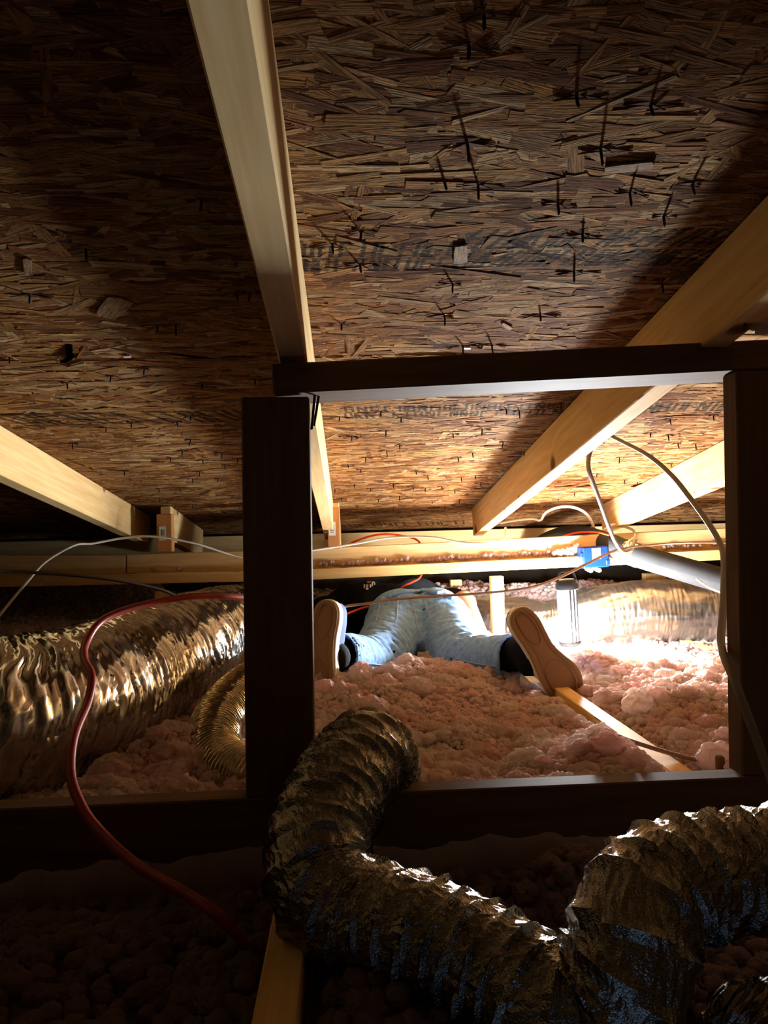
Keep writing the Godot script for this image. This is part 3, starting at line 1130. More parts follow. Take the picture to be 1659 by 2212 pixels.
func build_ducts() -> void:
	# big foil duct on the left
	var path := spline(pts([[-420, 1580, 1.26], [-150, 1572, 1.30], [30, 1556, 1.38], [180, 1516, 1.55], [320, 1445, 1.88], [430, 1390, 2.28], [520, 1355, 2.75], [600, 1345, 3.1], [700, 1350, 3.4]]), 0.004)
	var n := noise_a
	var R := 0.152
	var a := sweep(path, 128, func(s, th, _k):
		var cx := cos(th)
		var cy := sin(th)
		# the sleeve lies in pleats that run round the duct, slanted and uneven
		var tw: float = s + 0.022 * cx + 0.03 * n.get_noise_2d(cx * 0.8 + 30.0, cy * 0.8 + s * 2.0)
		var pl := n.get_noise_3d(tw * 38.0, cx * 0.26, cy * 0.26)
		var fine := n.get_noise_3d(tw * 105.0, cx * 0.55 + 11.0, cy * 0.55)
		return R + 0.010 * (0.6 - absf(pl) * 2.6) + 0.0035 * (0.4 - absf(fine) * 2.0) + 0.004 * n.get_noise_3d(s * 6.0, cx, cy))
	var o := obj("foil_duct", smooth(a[0], a[1]), M.mylar)
	tag(o, "big wrinkled silver foil duct on the left curving back behind the dark post", "duct")
	# small ribbed duct before it
	path = spline(pts([[640, 1430, 2.1], [575, 1455, 1.85], [512, 1500, 1.58], [470, 1560, 1.40], [462, 1632, 1.27], [510, 1672, 1.19], [600, 1690, 1.13], [680, 1705, 1.1]]), 0.0016)
	a = sweep(path, 64, func(s, th, _k):
		var f: float = fposmod(s / 0.0098 + th / TAU, 1.0)
		return 0.046 + 0.0036 * sin(f * TAU) + 0.0026 * noise_c.get_noise_3d(s * 130.0, cos(th) * 7.0, sin(th) * 7.0) + 0.0016 * n.get_noise_3d(s * 40.0, cos(th) * 3.0, sin(th) * 3.0))
	o = obj("foil_duct", smooth(a[0], a[1]), M.gold_foil)
	tag(o, "small finely ribbed foil duct bending down beside the dark left post", "duct")
	# duct on the right behind the work light
	path = spline(pts([[960, 1345, 3.2], [1040, 1350, 3.12], [1110, 1352, 3.05], [1200, 1360, 2.98], [1280, 1340, 2.95], [1390, 1328, 2.95], [1500, 1328, 2.96], [1640, 1325, 3.0], [1800, 1325, 3.1]]), 0.004)
	a = sweep(path, 110, func(s, th, k):
		var cx := cos(th) * 1.3
		var cy := sin(th) * 1.3
		var pl := n.get_noise_3d(s * 42.0 + 70.0, cx * 0.5, cy * 0.5)
		var fine := n.get_noise_3d(s * 120.0, cx * 1.6, cy * 1.6 + 8.0)
		var lump := n.get_noise_3d(s * 5.0, cx * 1.5 + 4.0, cy * 1.5)
		return lerpf(0.112, 0.132, smoothstep(0.25, 0.5, k)) + 0.0022 * (0.5 - absf(pl) * 2.4) + 0.0016 * fine + 0.010 * lump)
	o = obj("foil_duct", smooth(a[0], a[1]), M.duct_foil)
	tag(o, "silver foil duct lying on the pink insulation behind the glowing work light", "duct")
	# the flexible duct in the foreground: over the bottom beam, down, and up again to the right
	path = spline(pts([[800, 1760, 1.17], [815, 1665, 1.08], [795, 1632, 0.99], [748, 1685, 0.905], [706, 1770, 0.84], [684, 1850, 0.79], [706, 1930, 0.755], [790, 1985, 0.725], [900, 2015, 0.695], [1000, 2060, 0.67], [1100, 2118, 0.64], [1195, 2180, 0.61], [1290, 2182, 0.6], [1352, 2090, 0.6], [1368, 2000, 0.615], [1405, 1935, 0.64], [1475, 1898, 0.66], [1570, 1884, 0.68], [1700, 1868, 0.7], [1850, 1868, 0.72]]), 0.0042)
	a = sweep(path, 72, func(s, th, k):
		var f: float = fposmod(s / 0.0225 + th / TAU, 1.0)
		var w := minf(f, 1.0 - f)
		var crest := exp(-pow(w / 0.07, 2.0))
		var q := Vector3(cos(th) * 0.06, sin(th) * 0.06, s)
		return lerpf(0.0585, 0.052, smoothstep(0.3, 0.6, k)) + 0.0036 * crest - 0.0016 * sin(f * PI) + 0.0034 * noise_c.get_noise_3dv(q * 120.0) * (1.0 - crest) + 0.0022 * n.get_noise_3dv(q * 210.0))
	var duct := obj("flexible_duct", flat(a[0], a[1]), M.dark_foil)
	tag(duct, "crinkled foil flexible duct snaking from over the bottom beam to the right foreground", "duct")
	# upright foil sleeve at the right edge and crumpled foil below it
	path = spline(pts([[1742, 1838, 0.66], [1742, 1900, 0.66], [1742, 2050, 0.655], [1745, 2260, 0.65]]), 0.004)
	a = sweep(path, 48, func(ss, th, _k):
		var q := Vector3(cos(th) * 0.04, sin(th) * 0.04, ss)
		return 0.036 + 0.005 * noise_c.get_noise_3dv(q * 80.0) - 0.004 * smoothstep(0.03, 0.05, ss))
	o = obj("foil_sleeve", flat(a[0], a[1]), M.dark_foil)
	tag(o, "upright foil sleeve with a bright crumpled rim at the right edge", "duct")
	path = spline(pts([[1560, 2235, 0.6], [1600, 2185, 0.6], [1655, 2172, 0.61], [1730, 2200, 0.61]]), 0.004)
	a = sweep(path, 40, func(ss, th, _k):
		var q := Vector3(cos(th) * 0.03, sin(th) * 0.03, ss)
		return 0.024 + 0.012 * noise_c.get_noise_3dv(q * 55.0) + 0.006 * n.get_noise_3dv(q * 70.0))
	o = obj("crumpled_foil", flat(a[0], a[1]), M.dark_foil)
	tag(o, "crumpled piece of foil in the bottom right corner", "foil")

# ---- the person
func build_person() -> void:
	var hipL := at(862, 1348, 2.60)
	var hipR := at(946, 1348, 2.60)
	var kneeL := at(808, 1438, 2.27)
	var kneeR := at(1008, 1436, 2.28)
	var cuffL := at(722, 1424, 2.0)
	var cuffR := at(1120, 1428, 2.03)
	var ankL := at(700, 1408, 1.97)
	var ankR := at(1150, 1405, 1.98)
	var pelvis := at(902, 1340, 2.70)
	var belly := at(885, 1322, 2.92)
	var chest := at(848, 1326, 3.12)
	var neck := at(815, 1322, 3.30)
	var head := at(800, 1314, 3.42)
	var shL := at(762, 1326, 3.12)
	var shR := at(928, 1322, 3.10)
	var elL := at(702, 1322, 2.84)
	var elR := at(1004, 1300, 2.84)
	var haL := at(690, 1352, 2.60)
	var haR := at(1036, 1366, 2.64)
	var root := thing("person", Vector3(pelvis.x, 0.02, pelvis.z))
	tag(root, "person lying face down in light blue jeans and black shirt, shoe soles towards the viewer", "person")
	# skin: one continuous body
	var body_bones := [
		[pelvis, belly, 0.07, 0.085], [belly, chest, 0.095, 0.105], [chest, neck, 0.08, 0.05], [neck, head, 0.048, 0.052], [chest, shL, 0.07, 0.055], [chest, shR, 0.07, 0.055],
		[shL, elL, 0.045, 0.036], [elL, haL, 0.037, 0.027], [shR, elR, 0.045, 0.036], [elR, haR, 0.037, 0.027],
		[pelvis, hipL, 0.062, 0.062], [pelvis, hipR, 0.062, 0.062], [hipL, kneeL, 0.062, 0.05], [hipR, kneeR, 0.062, 0.05], [kneeL, ankL, 0.048, 0.034], [kneeR, ankR, 0.048, 0.034]]
	var fb := func(p: Vector3) -> float: return bones(p, body_bones, 0.03)
	var a := nets(Vector3(-0.38, -0.08, -3.5), Vector3(0.62, 0.36, -1.85), 0.011, fb)
	var v: PackedVector3Array = a[0]
	var idx: PackedInt32Array = a[1]
	# head with a face, turned to the left, and hands with fingers, on grids of their own
	var look := Vector3(-0.75, -0.35, -0.3).normalized()
	var crown := Vector3(-0.15, 0.1, -1).normalized()
	var side := look.cross(crown).normalized()
	var hc := head + crown * 0.06
	var face := [
		[hc, hc + crown * 0.035, 0.078, 0.076], [hc + look * 0.03 - crown * 0.02, hc + look * 0.045 - crown * 0.075, 0.058, 0.036],
		[hc + look * 0.082 + crown * 0.0, hc + look * 0.1 - crown * 0.035, 0.008, 0.014], [hc + look * 0.082 - crown * 0.072, hc + look * 0.082 - crown * 0.072 + side * 0.02, 0.009, 0.007], [hc + look * 0.082 - crown * 0.072, hc + look * 0.082 - crown * 0.072 - side * 0.02, 0.009, 0.007],
		[hc + side * 0.078 - crown * 0.03, hc + side * 0.084 + crown * 0.015, 0.01, 0.014], [hc - side * 0.078 - crown * 0.03, hc - side * 0.084 + crown * 0.015, 0.01, 0.014], [neck, hc, 0.048, 0.052]]
	var fh := func(p: Vector3) -> float:
		var d := bones(p, face, 0.016)
		for e in [-1.0, 1.0]:
			d = maxf(d, -(p.distance_to(hc + look * 0.088 + side * 0.03 * e + crown * 0.004) - 0.013))
			d = minf(d, p.distance_to(hc + look * 0.072 + side * 0.03 * e + crown * 0.004) - 0.012)
		return d
	a = nets(hc - Vector3(0.14, 0.14, 0.14), hc + Vector3(0.14, 0.14, 0.14), 0.005, fh)
	var base := v.size()
	v.append_array(a[0])
	for k in a[1]: idx.append(k + base)
	for h in [[elL, haL, 1.0], [elR, haR, -1.0]]:
		var d: Vector3 = (h[1] - h[0]).normalized()
		d = (d + Vector3(0, -0.2, 0)).normalized()
		var ac := d.cross(Vector3.UP).normalized()
		var dn := ac.cross(d).normalized()
		if dn.y > 0: dn = -dn
		var w: Vector3 = h[1]
		var hb := [[w, w + d * 0.07, 0.026, 0.022]]
		for f in 4:
			var o: Vector3 = w + d * 0.05 + ac * (f - 1.5) * 0.02
			var k1: Vector3 = w + d * 0.095 + ac * (f - 1.5) * 0.022
			var L: float = [0.034, 0.04, 0.037, 0.028][f]
			var k2 := k1 + (d + dn * 0.35).normalized() * L
			var k3 := k2 + (d + dn * 0.9).normalized() * L * 0.75
			hb.append_array([[o, k1, 0.012, 0.0095], [k1, k2, 0.0095, 0.0085], [k2, k3, 0.0085, 0.007]])
		var th0: Vector3 = w + d * 0.02 + ac * 0.022 * h[2]
		var th1: Vector3 = th0 + (d * 0.6 + ac * 0.8 * h[2]).normalized() * 0.045
		var th2: Vector3 = th1 + (d + ac * 0.2 * h[2] + dn * 0.3).normalized() * 0.032
		hb.append_array([[th0, th1, 0.015, 0.011], [th1, th2, 0.0105, 0.0085]])
		a = nets(w - Vector3(0.05, 0.06, 0.05) - d.abs() * 0.03 + Vector3(minf(d.x, 0), minf(d.y, 0), minf(d.z, 0)) * 0.19, w + Vector3(0.05, 0.06, 0.05) + d.abs() * 0.03 + Vector3(maxf(d.x, 0), maxf(d.y, 0), maxf(d.z, 0)) * 0.19, 0.004, func(p: Vector3) -> float: return bones(p, hb, 0.006))
		base = v.size()
		v.append_array(a[0])
		for k in a[1]: idx.append(k + base)
	part("body", smooth(v, idx), M.skin, root)
	# hair
	var hairs := [[hc + crown * 0.03 - look * 0.012, hc + crown * 0.045, 0.085, 0.082], [hc - look * 0.03 - crown * 0.02, hc, 0.075, 0.08]]
	a = nets(hc - Vector3(0.15, 0.15, 0.15), hc + Vector3(0.15, 0.15, 0.16), 0.007, func(p: Vector3) -> float: return maxf(bones(p, hairs, 0.02) + 0.002 * sin(p.x * 300.0) , (p - hc).dot(look) - 0.045))
	part("hair", smooth(a[0], a[1]), M.hair, root)
	# jeans
	var jb := [
		[pelvis + Vector3(-0.055, 0.0, -0.02), pelvis + Vector3(0.055, 0, -0.02), 0.108, 0.108], [pelvis + Vector3(-0.065, -0.005, 0.01), hipL, 0.112, 0.108], [pelvis + Vector3(0.065, -0.005, 0.01), hipR, 0.112, 0.108],
		[hipL, kneeL, 0.106, 0.083], [hipR, kneeR, 0.106, 0.083], [kneeL, cuffL, 0.083, 0.071], [kneeR, cuffR, 0.083, 0.071]]
	var dirL := (cuffL - kneeL).normalized()
	var dirR := (cuffR - kneeR).normalized()
	var waist_n := (belly - pelvis).normalized()
	var waist := pelvis + waist_n * 0.055
	var fold := FastNoiseLite.new()
	fold.seed = 31; fold.frequency = 1.0; fold.fractal_octaves = 2
	var legs := [[hipL, kneeL, cuffL, dirL], [hipR, kneeR, cuffR, dirR]]
	var fj := func(p: Vector3) -> float:
		var d := bones(p, jb, 0.03)
		if absf(d) < 0.05:
			# cloth folds across each leg, deeper behind the knee and at the cuff
			var lg: Array = legs[0] if p.distance_squared_to(kneeL) < p.distance_squared_to(kneeR) else legs[1]
			var t1: float = (p - lg[0]).dot((lg[1] - lg[0]).normalized())
			var t2: float = (p - lg[1]).dot(lg[3])
			var along: float = t1 if t2 < 0.0 else 0.36 + t2
			var f := fold.get_noise_3d(along * 24.0, p.x * 7.0, p.y * 9.0)
			var k: float = 0.35 + 1.1 * exp(-pow((along - 0.36) / 0.11, 2.0)) + 0.7 * exp(-pow((along - 0.02) / 0.08, 2.0))
			d += minf(0.0085 * k * (absf(f) * 2.2 - 0.5), 0.006) + 0.003 * fold.get_noise_3d(p.x * 18.0, p.y * 18.0, p.z * 18.0)
			# the seat seam
			d += 0.004 * exp(-pow((p.x - pelvis.x - 0.004) / 0.008, 2.0)) * smoothstep(pelvis.z - 0.05, pelvis.z + 0.06, p.z)
		for l in legs:
			var ax: float = (p - l[2]).dot(l[3])
			if p.distance_to(l[2]) < 0.18:
				d = maxf(d, ax + 0.012 * sin(p.y * 40.0))
				# hollow cuff
				d = maxf(d, -maxf(cap(p, l[2] - l[3] * 0.1, l[2] + l[3] * 0.1, 0.065, 0.0615), -ax - 0.06))
		return maxf(d, (p - waist).dot(waist_n))
	a = nets(Vector3(-0.22, -0.05, -2.86), Vector3(0.5, 0.4, -1.93), 0.0058, fj)
	var jeans := part("jeans", smooth(a[0], a[1]), M.denim, root)
	# seams, pockets and waistband
	for sm in [[[820, 1308], [817, 1325], [814, 1342], [838, 1340], [855, 1342], [858, 1320], [860, 1288]], [[906, 1282], [918, 1300], [925, 1322], [933, 1338], [955, 1336], [975, 1330]], [[886, 1285], [893, 1310], [898, 1330], [900, 1358]], [[742, 1432], [790, 1433], [830, 1436], [860, 1428]], [[985, 1422], [1020, 1432], [1070, 1440]]]:
		var q := []
		for p in sm: q.append(meets(fj, p[0], p[1], 1.7))
		var sp := spline(q, 0.006)
		var sa := sweep(sp, 6, func(_s, _t, _k): return 0.0019)
		var o := obj("stitched_seam", smooth(sa[0], sa[1]), M.denim_seam, jeans)
	var wb := []
	var pts_w := [[838, 1288], [860, 1279], [885, 1275], [910, 1275], [935, 1277], [958, 1283], [978, 1290]]
	for p in pts_w: wb.append(meets(fj, p[0], p[1] + 3, 1.9) + Vector3(0, 0.001, 0))
	var wa := sweep(spline(wb, 0.006), 10, func(_s, th, _k): return 0.004 + 0.008 * absf(cos(th)))
	obj("waistband", smooth(wa[0], wa[1]), M.denim, jeans)
	# shirt
	var sb := [[pelvis + waist_n * 0.03 + Vector3(-0.04, 0, 0), belly, 0.116, 0.122], [pelvis + waist_n * 0.03 + Vector3(0.04, 0, 0), belly, 0.116, 0.122], [belly, chest, 0.125, 0.118], [chest, shL, 0.1, 0.075], [chest, shR, 0.1, 0.075], [shL, elL, 0.072, 0.06], [shR, shR.lerp(elR, 0.8), 0.07, 0.062], [at(812, 1298, 2.8), at(762, 1300, 2.98), 0.072, 0.082], [belly + Vector3(-0.06, -0.03, 0.05), shL + Vector3(0, -0.04, 0.1), 0.09, 0.08]]
	var fs := func(p: Vector3) -> float:
		var d := bones(p, sb, 0.05)
		if absf(d) < 0.04: d += 0.006 * fold.get_noise_3d(p.x * 14.0, p.y * 14.0, p.z * 9.0)
		d = maxf(d, 0.02 - (p - pelvis).dot(waist_n))
		return maxf(d, (p - shR.lerp(elR, 0.82)).dot((elR - shR).normalized()))
	a = nets(Vector3(-0.36, -0.06, -3.36), Vector3(0.52, 0.36, -2.6), 0.0085, fs)
	var shirt := part("shirt", smooth(a[0], a[1]), M.shirt, root)
	# worn print on the shirt's back, only its end showing
	for q in [[787, 1268, 3, 10], [793, 1265, 6, 3], [793, 1269, 5, 3], [793, 1273, 6, 3], [800, 1267, 3, 8], [804, 1264, 3, 8], [806, 1259, 6, 3], [809, 1262, 3, 6]]:
		var mk := MB.new()
		var c := meets(fs, q[0], q[1], 2.2)
		var w: float = q[2] * 2.7 / FPX * 0.5
		var h: float = q[3] * 2.7 / FPX * 0.5
		mk.box(Transform3D(Basis(Vector3.RIGHT, -0.5), c + Vector3(0, 0.002, 0.002)), Vector3(w * 2, h * 2, 0.003), 0.0005)
		obj("shirt_print", mk.mesh(), M.white, shirt)
	var om := MB.new()
	om.box(Transform3D(Basis(Vector3.RIGHT, -0.5), meets(fs, 797, 1259, 2.2) + Vector3(0, 0.002, 0.002)), Vector3(0.014, 0.008, 0.003), 0.0005)
	obj("shirt_print", om.mesh(), mat(rgb(214, 96, 40), 0.8), shirt)
	# socks and shoes
	for f in [[kneeL, ankL, at(703, 1318, 1.93), at(672, 1505, 1.90), at(724, 1420, 1.955), Vector3(-0.52, 0.16, 1.0)], [kneeR, ankR, at(1128, 1335, 1.925), at(1236, 1498, 1.905), at(1150, 1432, 1.96), Vector3(0.08, 0.12, 1.0)]]:
		var sk := [[f[0].lerp(f[1], 0.55), f[1], 0.05, 0.043], [f[1], f[4], 0.043, 0.04]]
		var lo: Vector3 = f[1] - Vector3(0.16, 0.14, 0.22)
		a = nets(lo, f[1] + Vector3(0.16, 0.14, 0.12), 0.008, func(p: Vector3) -> float: return bones(p, sk, 0.02))
		part("sock", smooth(a[0], a[1]), M.sock, root)
		shoe(root, f[2], f[3], f[5].normalized(), 1.0 if f[5].x > 0 else -1.0)

# a low shoe: heel and toe are points on the sole, out is where the sole faces, s mirrors it
func shoe(root: Node3D, heel: Vector3, toe: Vector3, out: Vector3, s: float) -> void:
	var z := (toe - heel).normalized()
	var y := (out - z * out.dot(z)).normalized() * -1.0     # from the sole to the ankle
	var x := y.cross(z)
	var L := heel.distance_to(toe) + 0.052
	var sh := Node3D.new()
	sh.name = "shoe"
	var t := Transform3D(Basis(x, y, z), heel - z * 0.026)
	root.add_child(sh, true)
	sh.transform = world_of(root).affine_inverse() * t
	# outline of the sole: [share of length, inner half width, outer half width]
	var prof := [[0.0, 0.0, 0.0], [0.01, 0.014, 0.014], [0.04, 0.026, 0.026], [0.1, 0.034, 0.034], [0.2, 0.037, 0.037], [0.32, 0.033, 0.036], [0.45, 0.030, 0.039], [0.58, 0.038, 0.046], [0.70, 0.049, 0.052], [0.80, 0.050, 0.050], [0.88, 0.044, 0.042], [0.94, 0.034, 0.030], [0.98, 0.019, 0.017], [1.0, 0.0, 0.0]]
	var edge := PackedVector2Array()
	for p in prof: edge.append(Vector2(-s * p[1], p[0] * L))
	for k in range(prof.size() - 2, 0, -1): edge.append(Vector2(s * prof[k][2], prof[k][0] * L))
	# smooth the outline
	var loop := PackedVector2Array()
	var m := edge.size()
	for k in m:
		for j in 4:
			loop.append(edge[k].cubic_interpolate(edge[(k + 1) % m], edge[(k - 1 + m) % m], edge[(k + 2) % m], j / 4.0))
	var mid := Vector2(0, L * 0.5)
	var ringed := func(levels: Array) -> ArrayMesh:          # [height, inset] pairs, closed with a fan at both ends
		var v := PackedVector3Array()
		var idx := PackedInt32Array()
		var w := loop.size()
		for lv in levels:
			for q in loop:
				var axis := Vector2(0, clampf(q.y, L * 0.12, L * 0.86))
				var dd := q - axis
				var r := axis + dd.normalized() * maxf(dd.length() - lv[1], 0.0)
				var toe_lift := 0.012 * smoothstep(0.72, 1.0, q.y / L)
				v.append(Vector3(r.x, lv[0] + toe_lift, r.y))
		for k in levels.size() - 1:
			for j in w:
				var j2 := (j + 1) % w
				idx.append_array([k * w + j, k * w + j2, (k + 1) * w + j, k * w + j2, (k + 1) * w + j2, (k + 1) * w + j])
		var probe := (v[idx[2]] - v[idx[0]]).cross(v[idx[1]] - v[idx[0]])
		return smooth(v, idx if true else idx)
	# outsole: rim, a shallow groove that follows the edge, and a raised pad
	obj("outsole", two_sided(ringed.call([[0.008, 0.0], [0.002, 0.0], [0.0, 0.002], [0.0, 0.011], [0.0022, 0.0125], [0.0022, 0.016], [0.0005, 0.018], [0.0005, 0.065]])), M.outsole, sh)
	obj("midsole", two_sided(ringed.call([[0.006, 0.004], [0.006, -0.0015], [0.012, -0.003], [0.017, -0.0025], [0.018, -0.001], [0.0195, -0.0035], [0.03, -0.002], [0.032, 0.003]])), M.midsole, sh)
	# heel pad ring
	var pad := PackedVector3Array()
	for k in 41:
		var th := TAU * k / 40.0
		pad.append(Vector3(sin(th) * 0.019, 0.0002, L * 0.2 + cos(th) * 0.048))
	var ra := sweep(pad, 6, func(_s, _t, _k): return 0.0022, false)
	obj("heel_ring", smooth(ra[0], ra[1]), M.outsole, sh)
	pad = PackedVector3Array()
	for k in 41:
		var th := TAU * k / 40.0
		pad.append(Vector3(sin(th) * 0.033 + s * 0.002, 0.0002, L * 0.74 + cos(th) * 0.052))
	ra = sweep(pad, 6, func(_s, _t, _k): return 0.0018, false)
	obj("forefoot_ring", smooth(ra[0], ra[1]), M.outsole, sh)
	# upper: arches along the length
	var v := PackedVector3Array()
	var idx := PackedInt32Array()
	var ns := 28
	var na := 18
	for k in ns + 1:
		var tt := lerpf(0.012, 0.985, float(k) / ns)
		var wi := 0.0
		var wo := 0.0
		for q in prof.size() - 1:
			if tt >= prof[q][0] and tt <= prof[q + 1][0]:
				var f: float = (tt - prof[q][0]) / (prof[q + 1][0] - prof[q][0])
				wi = lerpf(prof[q][1], prof[q + 1][1], f)
				wo = lerpf(prof[q][2], prof[q + 1][2], f)
		var hh := 0.068
		if tt < 0.35: hh = lerpf(0.062, 0.075, tt / 0.35)
		elif tt < 0.6: hh = lerpf(0.075, 0.055, (tt - 0.35) / 0.25)
		else: hh = lerpf(0.055, 0.022, pow((tt - 0.6) / 0.4, 1.3))
		if tt > 0.94: hh *= sqrt(maxf(1.0 - pow((tt - 0.94) / 0.05, 2.0), 0.05))
		if tt < 0.05: hh *= lerpf(0.75, 1.0, tt / 0.05)
		for j in na + 1:
			var an := PI * j / na
			var xx := cos(an)
			var w := (wi if xx * -s > 0.0 else wo) - 0.002
			var yy := pow(sin(an), 0.75)
			v.append(Vector3(signf(xx) * pow(absf(xx), 0.8) * maxf(w, 0.001), 0.024 + hh * yy + 0.012 * smoothstep(0.72, 1.0, tt), tt * L))
	for k in ns:
		for j in na:
			var q := k * (na + 1) + j
			idx.append_array([q, q + 1, q + na + 1, q + 1, q + na + 2, q + na + 1])
	obj("shoe_upper", two_sided(smooth(v, idx)), M.upper, sh)

# turn the triangles so that normals point away from the mesh's middle
func two_sided(m: ArrayMesh) -> ArrayMesh:
	var a := m.surface_get_arrays(0)
	var v: PackedVector3Array = a[Mesh.ARRAY_VERTEX]
	var n: PackedVector3Array = a[Mesh.ARRAY_NORMAL]
	var c := Vector3.ZERO
	for p in v: c += p
	c /= v.size()
	var d := 0.0
	for k in v.size(): d += (v[k] - c).dot(n[k])
	if d > 0.0: return m
	var idx: PackedInt32Array = a[Mesh.ARRAY_INDEX]
	for k in range(0, idx.size(), 3):
		var q := idx[k + 1]
		idx[k + 1] = idx[k + 2]
		idx[k + 2] = q
	return smooth(v, idx)

# ---- the LED work light
func build_work_light() -> void:
	var foot := at(1232, 1392, 2.58)
	var head := at(1224, 1254, 2.56)
	var up := (head - foot).normalized()
	var right := Vector3.RIGHT
	var fwd := right.cross(up).normalized()
	right = up.cross(fwd).normalized()
	var t := Transform3D(Basis(right, up, fwd), foot)
	var H := foot.distance_to(head)
	var wl := thing("work_light", Vector3.ZERO)
	wl.transform = t
	tag(wl, "glowing white LED work light with black cap and handle standing on the insulation", "work light")
	var lathe := func(prof: Array, segs: int) -> ArrayMesh:
		var p := PackedVector3Array()
		for q in prof: p.append(Vector3(0, q[1], 0))
		var v := PackedVector3Array()
		var idx := PackedInt32Array()
		for q in prof:
			for j in segs:
				var th := TAU * j / segs
				v.append(Vector3(cos(th) * q[0], q[1], sin(th) * q[0] * 0.8))
		for k in prof.size() - 1:
			for j in segs:
				var j2 := (j + 1) % segs
				idx.append_array([k * segs + j, k * segs + j2, (k + 1) * segs + j, k * segs + j2, (k + 1) * segs + j2, (k + 1) * segs + j])
		return smooth(v, idx)
	obj("lamp_base", two_sided(lathe.call([[0.0, 0.0], [0.036, 0.0], [0.038, 0.004], [0.038, 0.012], [0.034, 0.015], [0.0, 0.015]], 28)), M.black, wl)
	obj("light_tube", two_sided(lathe.call([[0.0, 0.015], [0.0315, 0.015], [0.0315, H - 0.03], [0.0, H - 0.03]], 28)), M.lens_white, wl)
	for k in 7:
		var th := PI * 0.5 - 0.75 + k * 0.36 if k < 4 else PI * 1.1 + (k - 4) * 0.5
		if k == 3: th = PI * 1.5
		var b := MB.new()
		b.box(Transform3D(Basis(Vector3.UP, -th), Vector3(cos(th) * 0.0335, H * 0.5 - 0.008, sin(th) * 0.0335 * 0.8)), Vector3(0.0072, H - 0.045, 0.006), 0.0008)
		obj("lamp_rib", b.mesh(), M.black, wl)
	obj("lamp_cap", two_sided(lathe.call([[0.0, H - 0.03], [0.036, H - 0.03], [0.039, H - 0.026], [0.039, H - 0.012], [0.033, H + 0.002], [0.0, H + 0.004]], 28)), M.black, wl)
	var hd := spline([Vector3(-0.034, H - 0.01, 0), Vector3(-0.026, H + 0.016, 0), Vector3(-0.017, H + 0.03, 0), Vector3(0.017, H + 0.03, 0), Vector3(0.026, H + 0.016, 0), Vector3(0.034, H - 0.01, 0)], 0.004)
	var a := sweep(hd, 8, func(_s, _t, _k): return 0.004)
	obj("lamp_handle", smooth(a[0], a[1]), M.black, wl)
	for k in 3:
		var l := OmniLight3D.new()
		l.name = "work_light_glow"
		l.light_color = Color(0.94, 0.975, 1.0)
		l.light_energy = LAMP / 3.0
		l.light_size = 0.03
		l.omni_range = 12.0
		l.omni_attenuation = 2.0
		l.shadow_enabled = true
		l.position = Vector3(0, 0.045 + (H - 0.1) * k / 2.0, 0)
		wl.add_child(l, true)
	var face := AreaLight3D.new()
	face.name = "work_light_face"
	face.light_color = Color(0.94, 0.975, 1.0)
	face.area_size = Vector2(0.07, H - 0.06)
	face.light_energy = 1.75
	face.area_range = 12.0
	face.area_attenuation = 2.0
	face.shadow_enabled = true
	wl.add_child(face, true)
	face.position = Vector3(0, H * 0.54, 0.032)
	face.rotation = Vector3(-0.05, PI, 0)
const LAMP := 0.82

